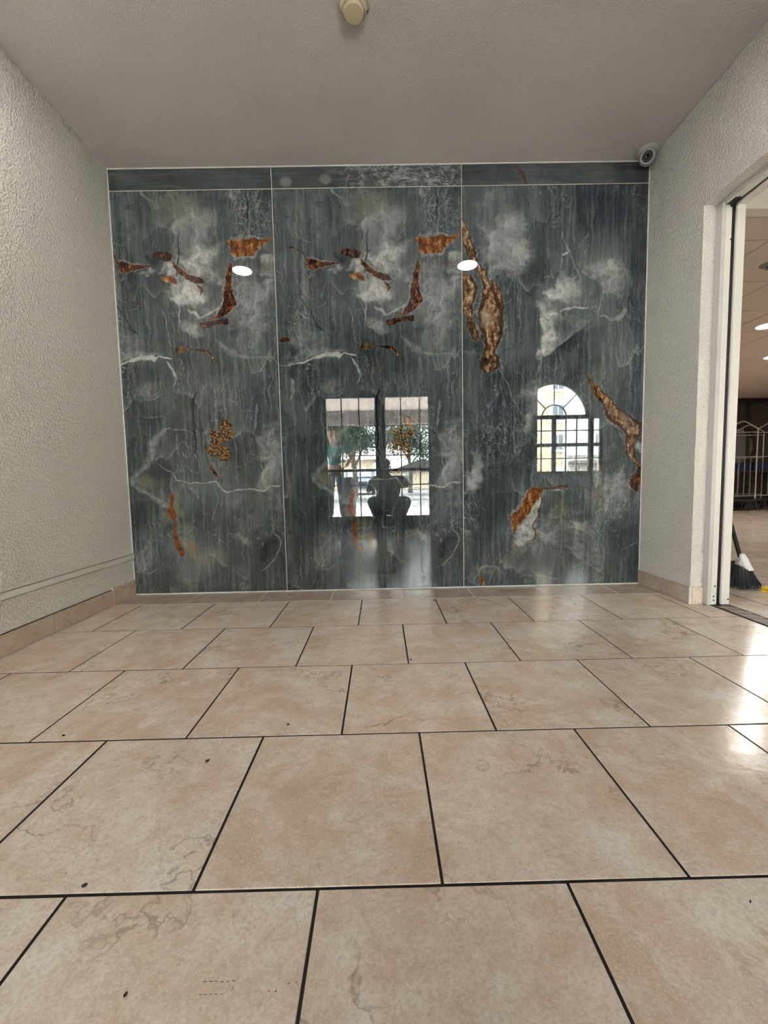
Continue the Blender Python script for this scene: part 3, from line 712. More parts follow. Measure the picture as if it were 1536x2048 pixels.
def strip_marble(name, seed, lace, rusty=False):
    g = NT(name, 0.0, 1.65)
    flat = g.mapping(g.co(), (seed, 0, seed * 2), sca=(1, 0, 1))
    w = g.warp(flat, 7.0, 0.06, 4)
    big = g.rng(g.noise(w, 3.0, 5, 0.6), 0.3, 0.72)
    c = g.mix(big, (0.034, 0.044, 0.047), (0.088, 0.102, 0.105))
    s1 = g.rng(g.noise(g.mapping(w, sca=(3.2, 1, 70)), 1.0, 4, 0.6), 0.5, 0.74)
    c = g.mix(g.math('MULTIPLY', s1, 0.4), c, (0.20, 0.21, 0.21))
    X = g.n('SeparateXYZ'); g.put(X.inputs[0], g.co())
    if lace:
        lw = g.warp(g.warp(g.mapping(w, sca=(0.5, 1, 1.3)), 8.0, 0.12, 4), 40.0, 0.02, 2)
        ln = g.math('MAXIMUM', g.rng(g.voro(lw, 24.0), 0.09, 0.0, 0, 0.8, True), g.rng(g.math('ABSOLUTE', g.math('SUBTRACT', g.noise(lw, 14.0, 4), 0.5)), 0.04, 0.0))
        ln = g.math('MULTIPLY', ln, g.rng(g.noise(flat, 22.0, 4), 0.36, 0.6, 0.1, 1))
        msk = g.math('MULTIPLY', g.rng(X.outputs[0], 0.30, 0.62), g.rng(g.noise(flat, 6.0, 2), 0.36, 0.55))
        c = g.mix(g.math('MULTIPLY', ln, g.math('MULTIPLY', msk, 0.95)), c, (0.52, 0.52, 0.50))
        cl = g.math('MULTIPLY', g.rng(g.noise(w, 11, 4), 0.5, 0.7), msk)
        c = g.mix(g.math('MULTIPLY', cl, 0.5), c, (0.30, 0.31, 0.30))
        for bx, bz in ((0.09, 2.625), (0.34, 2.64)):
            l = g.vec('LENGTH', g.mapping(g.warp(g.co(), 12, 0.03), (bx, 0, bz), (0, 0, 0), (0.045, 9, 0.035), 'TEXTURE'))
            c = g.mix(g.rng(l, 1.1, 0.5, 0, 0.6, True), c, (0.25, 0.255, 0.25))
    if rusty:
        wv = g.warp(g.co(), 14, 0.035, 4)
        l = g.vec('LENGTH', g.mapping(wv, (0.385, 0, 2.645), (0, math.radians(-32), 0), (0.010, 9, 0.11), 'TEXTURE'))
        c = g.mix(g.rng(l, 1.1, 0.6, 0, 0.9, True), c, (0.075, 0.026, 0.012))
        l = g.vec('LENGTH', g.mapping(wv, (0.23, 0, 2.65), (0, math.radians(12), 0), (0.006, 9, 0.09), 'TEXTURE'))
        c = g.mix(g.rng(l, 1.1, 0.3, 0, 0.8, True), c, (0.03, 0.036, 0.04))
        c = g.mix(g.rng(g.noise(w, 4.0, 5, 0.65), 0.45, 0.75, 0, 0.5), c, (0.20, 0.205, 0.20))
    g.col(c)
    return g.m

MA = marble('blue_grey_marble_print', STROKES_A, BLOBS_A)
MC = marble('blue_grey_marble_print_c', STROKES_C, BLOBS_C)

# ------------------------------------------------------------------ room shell
XL, XR, XR2 = -1.025, 2.395, 2.59      # left wall face, right wall faces (vestibule / lobby)
ZC, ZH = 2.72, 2.147                   # ceiling, head of the side opening
YJ, YN, YF = 2.276, 0.35, -0.90        # far and near jamb of the opening, front wall
LX, LY, LZ = 9.4, 8.95, 2.35           # lobby extents, lower ceiling

def structure(o, label=None):
    o['kind'] = 'structure'
    if label: o['label'] = label
    return o

structure(one_box('wall_left', XL - 0.15, XL, YF - 0.2, D + 0.16, -0.1, 2.9, M['wall']), 'left plaster wall with orange-peel texture')
wall_back = structure(one_box('wall_back', XL, XR, D + 0.0055, D + 0.16, -0.1, 2.9, M['white_grout']), 'far wall clad in glossy blue-grey marble slabs')
bm = bmesh.new()
box(bm, XR, XR2, YJ, LY, -0.1, 2.9)
box(bm, XR, XR2, YF - 0.2, YN, -0.1, 2.9)
box(bm, XR, XR2, YN, YJ, ZH + 0.01, 2.9)
structure(finish('wall_right', bm, M['wall']), 'right plaster wall with a wide opening to the lobby')
structure(one_box('ceiling', XL, XR2, YF, D + 0.16, ZC, 2.9, M['ceiling']), 'grey-white textured ceiling of the vestibule')

# marble slabs and the narrow strips above them
g0 = 0.0016
def slab(x0, x1, z0, z1, ox, mat, name):
    bm = bmesh.new()
    box(bm, x0, x1, -0.0055, 0.0, z0, z1, 0.0007)
    o = finish(name, bm, mat, wall_back)
    o.location = (ox, D + 0.0055, 0)
    return o
slab(0.1785, 1.2 - g0, 0.006, 2.5848, -1.2, MA, 'marble_slab')
slab(g0, 1.2 - g0, 0.006, 2.5848, 0.0, MA, 'marble_slab')
slab(g0, 1.192, 0.006, 2.5848, 1.2, MC, 'marble_slab')
slab(0.1785, 1.2 - g0, 2.588, 2.7145, -1.2, strip_marble('dark_marble_strip', 3.0, False), 'marble_strip')
slab(g0, 1.2 - g0, 2.588, 2.7145, 0.0, strip_marble('laced_marble_strip', 7.3, True), 'marble_strip')
slab(g0, 1.192, 2.588, 2.7145, 1.2, strip_marble('rust_veined_marble_strip', 11.7, False, True), 'marble_strip')
for xa, xb, za, zb in ((-0.0018, 0.0018, 0.004, 2.716), (1.1982, 1.2018, 0.004, 2.716), (XL + .003, XR - .003, 2.5846, 2.5882)):
    one_box('grout_joint', xa, xb, D + 0.0004, D + 0.0056, za, zb, M['white_grout'], wall_back)
# caulk beads round the marble
bm = bmesh.new()
tube(bm, [(XL + 0.002, D - 0.001, 0.003), (XR - 0.002, D - 0.001, 0.003)], 0.0055, 6)
tube(bm, [(XL + 0.001, D - 0.001, 0.0), (XL + 0.001, D - 0.001, ZC)], 0.004, 6)
tube(bm, [(XR - 0.001, D - 0.001, 0.0), (XR - 0.001, D - 0.001, ZC)], 0.004, 6)
tube(bm, [(XL + 0.002, D - 0.001, ZC - 0.002), (XR - 0.002, D - 0.001, ZC - 0.002)], 0.0045, 6)
finish('caulk_bead', bm, M['caulk'], wall_back)

# floor of square tiles in running bond
TW, X0, Y1 = 0.453, 0.5184, D - 0.236
floor = structure(one_box('floor', XL - 0.1, XR2 + 0.0, YF - 0.1, Y1 + 0.002, -0.1, -0.0009, M['grout']), 'beige ceramic tile floor laid in running bond')
one_box('border_bed', XL, XR, Y1 - 0.003, D + 0.005, -0.1, -0.0007, M['white_grout'], floor)
tile_cache = {}
def tile_mesh(w, d, mat):
    k = (round(w, 3), round(d, 3), mat.name)
    if k not in tile_cache:
        bm = bmesh.new()
        box(bm, -w / 2, w / 2, -d / 2, d / 2, -0.012, 0.0, 0.0012)
        me = bpy.data.meshes.new('tile'); bm.to_mesh(me); bm.free()
        me.materials.append(mat)
        tile_cache[k] = me
    return tile_cache[k]
def lay(parent, xa, xb, ya, yb, gap, mat, name='tile'):
    w, d = xb - xa - gap, yb - ya - gap
    if w < 0.02 or d < 0.02: return
    o = link(name, tile_mesh(w, d, mat), parent, ((xa + xb) / 2, (ya + yb) / 2, R.uniform(-0.0004, 0.0004)))
    o.rotation_euler = (R.uniform(-1, 1) * 0.0007, R.uniform(-1, 1) * 0.0007, 0)
def tile_area(parent, xa, xb, ya, yb, name='tile'):
    k = 0
    while True:
        top = Y1 - (k - 0) * TW
        if top <= ya: break
        bot = max(ya, top - TW); tp = min(top, yb)
        off = X0 + (0.5 * TW if k % 2 else 0.0)
        if tp - bot > 0.03:
            n = math.floor((xa - off) / TW)
            while off + n * TW < xb:
                a, b = max(xa, off + n * TW), min(xb, off + (n + 1) * TW)
                lay(parent, a, b, bot, tp, 0.0052, M['tile'], name)
                n += 1
        k += 1
tile_area(floor, XL, 2.487, YF, Y1)
xj = [XL, -0.580, -0.133, 0.320, 0.773, 1.222, 1.672, 2.130, XR]
for a, b in zip(xj, xj[1:]): lay(floor, a, b, Y1 + 0.001, D - 0.004, 0.0042, M['border'], 'border_tile')
# scuff marks dried on the tile (flat stains)
def stain(pts, col_mat, name):
    bm = bmesh.new()
    for x, y, rx, ry, a in pts:
        n = 9
        vs_ = [bm.verts.new((x + math.cos(a) * rx * math.cos(t) * s - math.sin(a) * ry * math.sin(t) * s, y + math.sin(a) * rx * math.cos(t) * s + math.cos(a) * ry * math.sin(t) * s, 0.0009))
               for t, s in ((2 * math.pi * i / n, R.uniform(0.7, 1.15)) for i in range(n))]
        bm.faces.new(vs_)
    return finish(name, bm, col_mat, floor)
M['scuff'] = plain('brown_scuff', (0.12, 0.085, 0.06), 0.6, 0.3, 300)
stain([(0.372 + 0.0085 * i, 0.5545 + R.uniform(-.0006, .0006), R.uniform(0.002, 0.005), R.uniform(0.0005, 0.001), 0) for i in range(6)] +
      [(0.372 + 0.0075 * i, 0.5395, R.uniform(0.0012, 0.003), 0.0006, 0) for i in range(5)] + [(0.416, 0.546, 0.0025, 0.0006, 1.2)], M['scuff'], 'scuff_mark')
stain([(0.470, 0.541, .0012, .0012, 0), (0.480, 0.541, .0016, .0016, 0), (0.497, 0.5495, .0030, .0008, .6), (0.508, 0.5505, .0015, .0008, .2)], M['scuff'], 'scuff_mark')

# tile skirting
base_l = structure(empty('baseboard_left'), 'low brown tile skirting on the left wall')
def skirting(parent, x0, x1, y0, y1, z1, mat, name='skirting_tile'):
    return one_box(name, x0, x1, y0, y1, 0.001, z1, mat, parent, 0.0015)
yj = [D - 0.004, 2.497, 2.043, 1.590, 1.137, 0.684, 0.231, -0.222, -0.675, YF]
for i, (a, b) in enumerate(zip(yj, yj[1:])):
    skirting(base_l, XL + 0.0005, XL + 0.011, b + 0.0025, a - 0.0025, 0.098 if i else 0.109, M['border'])
one_box('grout_joint', XL + 0.0005, XL + 0.006, YF, 2.497, 0.0, 0.1005, M['grout'], base_l)
one_box('grout_joint', XL + 0.0005, XL + 0.008, 2.4955, D - 0.004, 0.0, 0.110, M['white_grout'], base_l)
base_r = structure(empty('baseboard_right'), 'low brown tile skirting on the short right wall')
skirting(base_r, XR - 0.011, XR - 0.0005, 2.520, D - 0.005, 0.098, M['border'])
skirting(base_r, XR - 0.011, XR - 0.0005, YJ - 0.002, 2.514, 0.098, M['border'])
one_box('grout_joint', XR - 0.007, XR - 0.0005, YJ, D - 0.004, 0.0, 0.099, M['white_grout'], base_r)
skirting(base_r, XR + 0.004, XR + 0.066, YJ - 0.011, YJ - 0.0005, 0.098, M['tile'])
bm = bmesh.new()
tube(bm, [(XR - 0.004, YJ - 0.006, 0.001), (XR - 0.004, YJ - 0.006, 0.101)], 0.0075, 8)
finish('corner_bead', bm, M['caulk'], base_r)
# cable raceway on the left wall
tr = structure(empty('trim_1'), 'slim painted cable raceway running along the left wall')
one_box('cover', XL + 0.0, XL + 0.014, YF, D - 0.004, 0.249, 0.283, M['trim'], tr, 0.003, 2)
one_box('back_plate', XL + 0.0, XL + 0.006, YF, D - 0.004, 0.2465, 0.2855, M['trim'], tr, 0.001)
one_box('shade_strip', XL, XL + 0.0150, YF, D - 0.004, 0.2815, 0.2832, M['shade_strip'], tr)  # thin dark strip, the shade line on the cover's top edge painted in
one_box('shade_strip', XL, XL + 0.0085, YF, D - 0.004, 0.2470, 0.2490, M['shade_strip'], tr)  # painted shade line under the cover

# ------------------------------------------------------------------ side opening: metal frame of the missing sliding door
door1 = structure(empty('door_1'), 'cream metal frame of the side opening with a black rubber seal')
YP = 2.236
bm = bmesh.new()
def jamb(y0, y1, sgn):
    one_box('recess_channel', 2.462, 2.480, y0, y1, 0.002, ZH, M['frame_grey'], door1, 0.001)
    one_box('frame_post', 2.480, 2.516, y0, y1, 0.004, ZH - 0.012, M['frame'], door1, 0.003, 2)
    one_box('rubber_seal', 2.516, 2.540, y0 + (0.012 if sgn < 0 else 0), y1 - (0 if sgn < 0 else 0.012), 0.003, ZH, M['black'], door1)
    one_box('frame_post', 2.540, 2.588, y0, y1, 0.004, ZH, M['frame'], door1, 0.003, 2)
jamb(YP, YJ - 0.001, -1)
jamb(YN + 0.001, YN + 0.05, 1)
one_box('recess_channel', 2.462, 2.480, YN + 0.05, YP, ZH - 0.001, ZH + 0.009, M['frame_grey'], door1)
one_box('frame_header', 2.480, 2.519, YN + 0.05, YP, ZH - 0.010, ZH + 0.009, M['frame'], door1, 0.003)
one_box('rubber_seal', 2.519, 2.538, YN + 0.04, YP + 0.012, ZH - 0.004, ZH + 0.009, M['black'], door1)
one_box('frame_header', 2.538, 2.588, YN + 0.05, YP, ZH - 0.012, ZH + 0.009, M['frame'], door1, 0.003)
for x, z in ((2.503, 0.110), (2.498, 0.052), (2.498, 0.030), (2.512, 1.96)):
    bm = bmesh.new(); lathe(bm, [(0.0, 0.0012), (0.0042, 0.0012), (0.0048, 0.0)], (x, YP, z), (0, -1, 0), 10)
    finish('screw_hole', bm, M['black'], door1)
bm = bmesh.new(); lathe(bm, [(0.0, 0.0012), (0.0042, 0.0012), (0.0048, 0.0)], (2.579, YP, 0.034), (0, -1, 0), 10)
finish('screw_hole', bm, M['black'], door1)
bm = bmesh.new()
box(bm, 2.483, 2.516, YP - 0.055, YP - 0.006, ZH - 0.016, ZH - 0.010, 0.002)
box(bm, 2.500, 2.505, YP - 0.060, YP - 0.004, ZH - 0.030, ZH - 0.010, 0.001)
finish('track_stop', bm, M['dark_metal'], door1)
# threshold track let into the floor
thr = structure(empty('trim_2'), 'brown ribbed metal threshold track across the opening')
M['track'] = plain('worn_bronze_track', (0.105, 0.075, 0.062), 0.42, 0.3, 60, Metallic=0.35)
M['track_light'] = plain('worn_track_edge', (0.34, 0.29, 0.26), 0.5, 0.2, 60)
one_box('track_plate', 2.490, 2.588, YN, YP - 0.0, -0.02, 0.0015, M['track'], thr)
one_box('track_rib', 2.490, 2.497, YN, YP, 0.0, 0.0045, M['track'], thr, 0.001)
one_box('track_rib', 2.581, 2.588, YN, YP, 0.0, 0.0045, M['track'], thr, 0.001)
y = YP - 0.03
while y > YN + 0.05:
    bm = bmesh.new()
    v = [(2.499, y), (2.579, y - 0.035), (2.579, y - 0.050), (2.499, y - 0.012)]
    prism(bm, v, 0.001, 0.0042, 'xy')
    finish('track_bar', bm, M['track_light'], thr)
    y -= 0.072
# ------------------------------------------------------------------ front wall: glazed doors and, in the lobby, an arched window
DX0, DX1, DZ = -0.20, 1.44, 2.05
bm = bmesh.new()
box(bm, XL, DX0, YF - 0.2, YF, -0.1, 2.9)
box(bm, DX1, XR, YF - 0.2, YF, -0.1, 2.9)
box(bm, DX0, DX1, YF - 0.2, YF, DZ, 2.9)
structure(finish('wall_front', bm, M['wall']), 'front plaster wall with glazed entrance doors')
door2 = structure(empty('door_2'), 'dark framed glazed entrance doors with thin glazing bars')
yd0, yd1 = YF - 0.10, YF - 0.055
def dbox(name, x0, x1, z0, z1, dy=0.0, mat='door_metal'):
    return one_box(name, x0, x1, yd0 + dy, yd1 - dy, z0, z1, M[mat], door2, 0.003)
dbox('door_frame', DX0, DX0 + 0.03, 0.0, DZ); dbox('door_frame', DX1 - 0.03, DX1, 0.0, DZ); dbox('door_frame', DX0 + 0.03, DX1 - 0.03, DZ - 0.03, DZ)
dbox('centre_post', 0.582, 0.744, 0.0, DZ - 0.03)
for a, b, vx in ((DX0 + 0.03, 0.582, (0.066, 0.336)), (0.744, DX1 - 0.03, (0.983, 1.277))):
    dbox('bottom_rail', a, b, 0.004, 0.185)
    dbox('push_bar', a, b, 0.885, 0.925)
    for z in (1.592, 1.135, 0.673): dbox('glazing_bar', a, b, z - 0.008, z + 0.008, 0.012)
    for x in vx: dbox('glazing_bar', x - 0.009, x + 0.009, 0.185, DZ - 0.03, 0.010)
    one_box('pane', a, b, yd0 + 0.020, yd0 + 0.024, 0.185, DZ - 0.03, M['glass'], door2)

CX, CZ, AR = 3.385, 1.672, 0.53
WX0, WX1, WZ0 = 2.690, 4.131, 0.805
bm = bmesh.new()
y0, y1 = YF - 0.2, YF
box(bm, XR2, WX0, y0, y1, -0.1, 2.9); box(bm, WX1, LX + 0.15, y0, y1, -0.1, 2.9); box(bm, WX0, WX1, y0, y1, -0.1, WZ0)
na = 20
arc = [(CX + AR * math.cos(math.pi * i / na), CZ + AR * math.sin(math.pi * i / na)) for i in range(na + 1)]
prism(bm, [(CX, 2.9), (CX, CZ + AR)] + arc[na // 2 + 1:] + [(WX0, CZ), (WX0, 2.9)], y0, y1)
prism(bm, [(CX, CZ + AR), (CX, 2.9), (WX1, 2.9), (WX1, CZ)] + arc[:na // 2], y0, y1)
structure(finish('wall_lobby_front', bm, M['wall']), 'lobby front wall around the arched window')
win = structure(empty('window_1'), 'arched window with dark bars and fanlight')
def arch_band(name, ri, ro, ya, yb, mat, n=24):
    bm = bmesh.new()
    rings = []
    for i in range(n + 1):
        a = math.pi * i / n
        c, s = math.cos(a), math.sin(a)
        rings.append([bm.verts.new((CX + r * c, yy, CZ + r * s)) for r, yy in ((ri, ya), (ro, ya), (ro, yb), (ri, yb))])
    for a, b in zip(rings, rings[1:]):
        for k in range(4): bm.faces.new((a[k], a[(k + 1) % 4], b[(k + 1) % 4], b[k]))
    bm.faces.new(rings[0]); bm.faces.new(rings[-1][::-1])
    return finish(name, bm, mat, win)
yw0, yw1 = YF - 0.13, YF - 0.08
arch_band('arch_trim', AR, AR + 0.085, YF - 0.001, YF + 0.018, M['trim'])
arch_band('arch_frame', AR - 0.025, AR, yw0, yw1, M['dark_metal'])
arch_band('fanlight_bar', 0.182, 0.198, yw0 + 0.015, yw1 - 0.015, M['dark_metal'])
def wbox(name, x0, x1, z0, z1, dy=0.0): return one_box(name, x0, x1, yw0 + dy, yw1 - dy, z0, z1, M['dark_metal'], win, 0.002)
for ang in (45, 90, 135):
    c, s = math.cos(math.radians(ang)), math.sin(math.radians(ang))
    bm = bmesh.new(); tube(bm, [(CX + 0.19 * c, yw0 + 0.025, CZ + 0.19 * s), (CX + (AR - 0.02) * c, yw0 + 0.025, CZ + (AR - 0.02) * s)], 0.008, 6)
    finish('fanlight_bar', bm, M['dark_metal'], win)
for x, h in ((WX0 + .012, .012), (2.803, .033), (3.383, .028), (3.967, .036), (WX1 - .012, .012)): wbox('frame_post', x - h, x + h, WZ0, CZ - 0.03)
for z, h in ((CZ, .030), (1.240, .026), (WZ0 + .012, .012)): wbox('frame_rail', WX0 + (0.024 if z < CZ else 0), WX1 - (0.024 if z < CZ else 0), z - h, z + h, 0.004)
for x in (2.995, 3.186, 3.573, 3.743): wbox('glazing_bar', x - 0.007, x + 0.007, WZ0 + .02, CZ - .03, 0.013)
for z in (1.463, 1.030): wbox('glazing_bar', WX0 + .02, WX1 - .02, z - 0.007, z + 0.007, 0.013)
one_box('pane', WX0 + .002, WX1 - .002, yw0 + .006, yw0 + .010, WZ0 + .002, CZ, M['glass'], win)
bm = bmesh.new(); prism(bm, [(CX + (AR - .003) * math.cos(math.pi * i / na), CZ + (AR - .003) * math.sin(math.pi * i / na)) for i in range(na + 1)], yw0 + .006, yw0 + .010)
finish('pane', bm, M['glass'], win)
one_box('window_sill', WX0 - 0.04, WX1 + 0.04, YF - 0.07, YF + 0.04, WZ0 - 0.03, WZ0 - 0.002, M['trim'], win, 0.004)

# ------------------------------------------------------------------ lobby shell
lf = structure(one_box('lobby_floor', XR2 - 0.002, LX, YF - 0.1, LY, -0.1, -0.0009, M['grout']), 'beige tile floor of the lobby beyond the opening')
k = 0
nrow = math.ceil((LY - YF) / TW)
top0 = Y1 + TW * 14
for r in range(nrow + 2):
    tp, bt = top0 - r * TW, top0 - (r + 1) * TW
    tp, bt = min(tp, LY), max(bt, YF)
    if tp - bt < 0.03: continue
    off = X0 + (0.5 * TW if r % 2 else 0.0)
    n = math.floor((XR2 - off) / TW)
    while off + n * TW < LX:
        lay(lf, max(XR2, off + n * TW), min(LX, off + (n + 1) * TW), bt, tp, 0.0052, M['tile'], 'tile'); n += 1
M['taupe'] = plain('taupe_ceiling_tile', (0.68, 0.58, 0.50), 0.85, 0.05, 60, 0.2, 180)
M['grid'] = plain('brown_grid_backing', (0.09, 0.065, 0.05), 0.8, 0.1)  # brown backing that shows as grid lines between the ceiling tiles
M['darkwall'] = plain('dark_brown_panelling', (0.050, 0.040, 0.032), 0.28, 0.25, 6)
M['darkpost'] = plain('near_black_post', (0.016, 0.012, 0.010), 0.3, 0.2)
M['cream'] = plain('cream_bulkhead', (0.83, 0.78, 0.68), 0.6, 0.03)
lc = structure(one_box('lobby_ceiling', XR2, LX, 2.70, LY, LZ + 0.022, 2.9, M['grid']), 'taupe suspended ceiling of the lobby')
bm = bmesh.new(); box(bm, -.298, .298, -.298, .298, 0, .018, 0.004); cm = bpy.data.meshes.new('ceiling_tile'); bm.to_mesh(cm); bm.free(); cm.materials.append(M['taupe'])
gx0, gy0 = 3.401 - 0.6133 * 2, 2.971
lamps = [(4.93, 4.60), (4.93, 7.0), (7.35, 4.60), (7.35, 7.0), (6.15, 5.80)]
ny = 0
ys = [2.706, gy0]
while ys[-1] + 0.6133 < LY: ys.append(ys[-1] + 0.6133)
ys.append(LY)
for ya, yb in zip(ys, ys[1:]):
    x = gx0
    while x < LX:
        a, b = max(XR2 + .003, x), min(LX, x + 0.6133)
        if b - a > 0.05 and yb - ya > 0.05:
            o = link('ceiling_tile', cm, lc, ((a + b) / 2, (ya + yb) / 2, LZ))
            o.scale = ((b - a - .012) / .596, (yb - ya - .012) / .596, 1)
        x += 0.6133
structure(one_box('trim_3', XR2, LX, 2.62, 2.70, LZ - 0.002, 2.9, M['cream']), 'cream bulkhead where the lobby ceiling steps down')
structure(one_box('lobby_ceiling_high', XR2, LX, YF - 0.2, 2.62, ZC, 2.9, M['ceiling']), 'high plaster ceiling over the front of the lobby')
structure(one_box('wall_lobby_right', LX, LX + 0.15, YF, LY, -0.1, 2.9, M['wall']), 'plain lobby side wall')
wl = structure(one_box('wall_lobby_far', XR2, LX + 0.15, LY, LY + 0.15, -0.1, 2.9, M['darkwall']), 'dark panelled wall at the far end of the lobby')
for x in (3.2, 4.55, 5.9, 7.25, 8.60): one_box('panel_strip', x, x + 0.09, LY - 0.03, LY, 0.0, LZ, M['darkpost'], wl, 0.004)
one_box('head_rail', XR2, LX, LY - 0.035, LY, LZ - 0.10, LZ, M['darkpost'], wl, 0.004)
M['skirt'] = plain('brown_timber', (0.20, 0.12, 0.055), 0.5, 0.25, 30)
one_box('skirting_board', XR2, LX, LY - 0.022, LY, 0.0, 0.10, M['skirt'], wl, 0.004)

def ceiling_lamp(x, y, z, r, label, mat, group=None):
    t = tag(empty('ceiling_light', (x, y, z)), label, 'light', group)
    bm = bmesh.new(); lathe(bm, [(r + .012, 0.0), (r + .012, -.006), (r + .004, -.011), (r - .002, -.009)], (0, 0, 0), (0, 0, 1), 40)
    finish('trim_ring', bm, M['white_plastic'], t, smooth=True)
    bm = bmesh.new(); lathe(bm, [(0, -.0105), (r * .7, -.0105), (r - .003, -.0085), (r - .002, -.002)], (0, 0, 0), (0, 0, 1), 40)
    finish('diffuser', bm, mat, t, smooth=True)
    return t
ceiling_lamp(-0.598, 1.49, ZC, 0.088, 'round flush ceiling light near the left wall', M['lamp'], 'round ceiling lights of the vestibule')
ceiling_lamp(1.497, 1.52, ZC, 0.092, 'round flush ceiling light towards the side opening', M['lamp'], 'round ceiling lights of the vestibule')
wh = ['nearest the side opening, in the second bay', 'deep along the opening side of the lobby', 'near the lobby side wall, in the front half', 'near the lobby side wall, at the back', 'in the middle of the lobby ceiling']
for (x, y), t_ in zip(lamps, wh):
    ceiling_lamp(x, y, LZ, 0.10, 'round lobby ceiling light ' + t_, M['lamp_lobby'], 'round lights in the lobby ceiling')
spk = tag(empty('fire_sprinkler', (3.70, 3.30, LZ)), 'small round grey sprinkler plate on the taupe lobby ceiling', 'sprinkler')
M['pewter'] = plain('dull_pewter', (0.20, 0.17, 0.15), 0.4, 0.1)
bm = bmesh.new(); lathe(bm, [(0.055, 0.0), (0.052, -.006), (0.02, -.012), (0, -.012)], (0, 0, 0), (0, 0, 1), 24); finish('escutcheon', bm, M['pewter'], spk, smooth=True)
bm = bmesh.new(); lathe(bm, [(0.012, -.011), (0.009, -.03), (0.018, -.032), (0.018, -.035), (0, -.035)], (0, 0, 0), (0, 0, 1), 16); finish('nozzle', bm, M['pewter'], spk, smooth=True)
# ------------------------------------------------------------------ fixtures in the vestibule
t = tag(empty('smoke_detector', (0.577, 1.855, ZC)), 'round aged beige smoke detector on the grey ceiling', 'smoke detector')
bm = bmesh.new(); lathe(bm, [(0.066, 0.0), (0.067, -.010), (0.062, -.017), (0.050, -.019)], seg=40); finish('base_plate', bm, M['beige_plastic'], t, smooth=True)
bm = bmesh.new(); lathe(bm, [(0.055, -.017), (0.056, -.026), (0.052, -.040), (0.0475, -.042)], seg=40); finish('housing', bm, M['beige_plastic'], t, smooth=True)
bm = bmesh.new(); lathe(bm, [(0.0475, -.0385), (0.044, -.0385), (0.0435, -.047), (0.040, -.051), (0.0, -.053)], seg=40); finish('cover_disc', bm, M['beige_plastic_2'], t, smooth=True)
for a in (20, 155, 270):
    bm = bmesh.new(); lathe(bm, [(0.0035, -.018), (0.003, -.0205), (0, -.0205)], (0.0585 * math.cos(math.radians(a)), 0.0585 * math.sin(math.radians(a)), 0), (0, 0, 1), 10); finish('screw', bm, M['dark_metal'], t)

M['camera_shell'] = plain('grey_white_shell', (0.42, 0.40, 0.385), 0.6, 0.03)
t = tag(empty('security_camera', (2.325, 2.655, ZC)), 'small white dome security camera in the ceiling corner above the marble', 'camera')
bm = bmesh.new(); lathe(bm, [(0.060, 0.0), (0.061, -.012), (0.054, -.026), (0.044, -.034), (0.0, -.034)], seg=36); finish('mount', bm, M['camera_shell'], t, smooth=True)
aim = Vector((-0.56, -0.78, -0.42)).normalized()
o_ = Vector((-0.008, -0.016, -0.052))
bm = bmesh.new()
prof = [(0.047 * math.sin(math.radians(a)), -0.047 * math.cos(math.radians(a))) for a in range(0, 131, 13)]
lathe(bm, prof + [(0.035, 0.031), (0.030, 0.031)], o_, aim, 32); finish('housing', bm, M['camera_shell'], t, smooth=True)
bm = bmesh.new(); lathe(bm, [(0.030, 0.029), (0.012, 0.0275), (0.0, 0.0275)], o_, aim, 28); finish('lens_window', bm, M['lens_matte'], t, smooth=True)
bm = bmesh.new(); lathe(bm, [(0.011, 0.0275), (0.011, 0.0315), (0.009, 0.0325), (0.007, 0.0300), (0.0, 0.0295)], o_, aim, 20); finish('lens', bm, M['lens'], t, smooth=True)
u_, v_, _ = frame_of(aim)
for i in range(10):
    a = 2 * math.pi * i / 10
    p = o_ + aim * 0.029 + (u_ * math.cos(a) + v_ * math.sin(a)) * 0.022
    bm = bmesh.new(); lathe(bm, [(0.0028, 0), (0.0022, 0.0012), (0, 0.0012)], p, aim, 8); finish('infrared_lamp', bm, M['dark_metal'], t)

# crumbs on the floor
M['leaf'] = plain('dry_brown_crumb', (0.040, 0.024, 0.014), 0.7, 0.3, 200)
def crumb(x, y, r, rz, label, name='dry_leaf_crumb'):
    bm = bmesh.new()
    n = 7
    top = []; bot = []
    for i in range(n):
        a = 2 * math.pi * i / n
        q = r * R.uniform(0.75, 1.2)
        top.append(bm.verts.new((q * math.cos(a), q * 0.5 * math.sin(a), 0.0022 + R.uniform(0, 0.0022)))); bot.append(bm.verts.new((q * .8 * math.cos(a), q * .38 * math.sin(a), 0.0)))
    c = bm.verts.new((0, 0, 0.0055))
    for i in range(n):
        j = (i + 1) % n
        bm.faces.new((top[i], top[j], c)); bm.faces.new((bot[i], bot[j], top[j], top[i]))
    bm.faces.new(bot[::-1])
    o = finish(name, bm, M['leaf'], None, (x, y, 0.0003))
    o.rotation_euler = (0, 0, rz)
    tag(o, label, 'crumb', 'crumbs on the tile floor')
crumb(0.172, 1.041, 0.0065, 0.9, 'dark dry leaf crumb lying alone on a tile in the left half of the floor')
crumb(0.086, 0.707, 0.0045, 0.6, 'brown crumb beside the dark grout line in front of the large left tile')
crumb(0.263, 0.541, 0.0036, 1.1, 'small curled dark crumb at the front, left of the brown scuff marks')
crumb(0.757, 1.629, 0.0055, 1.3, 'dark crumb near the seam in the middle of the third tile row')
crumb(-0.308, 1.170, 0.0045, 0.2, 'small dark crumb on a tile towards the left wall')
crumb(0.351, 1.197, 0.0040, 0.4, 'tiny brown crumb just behind the grout line left of the middle')
crumb(1.266, 0.645, 0.0022, 0.4, 'tiny black speck at the front towards the right side')
crumb(0.958, 2.443, 0.0055, 0.1, 'dark crumb close to the marble wall')

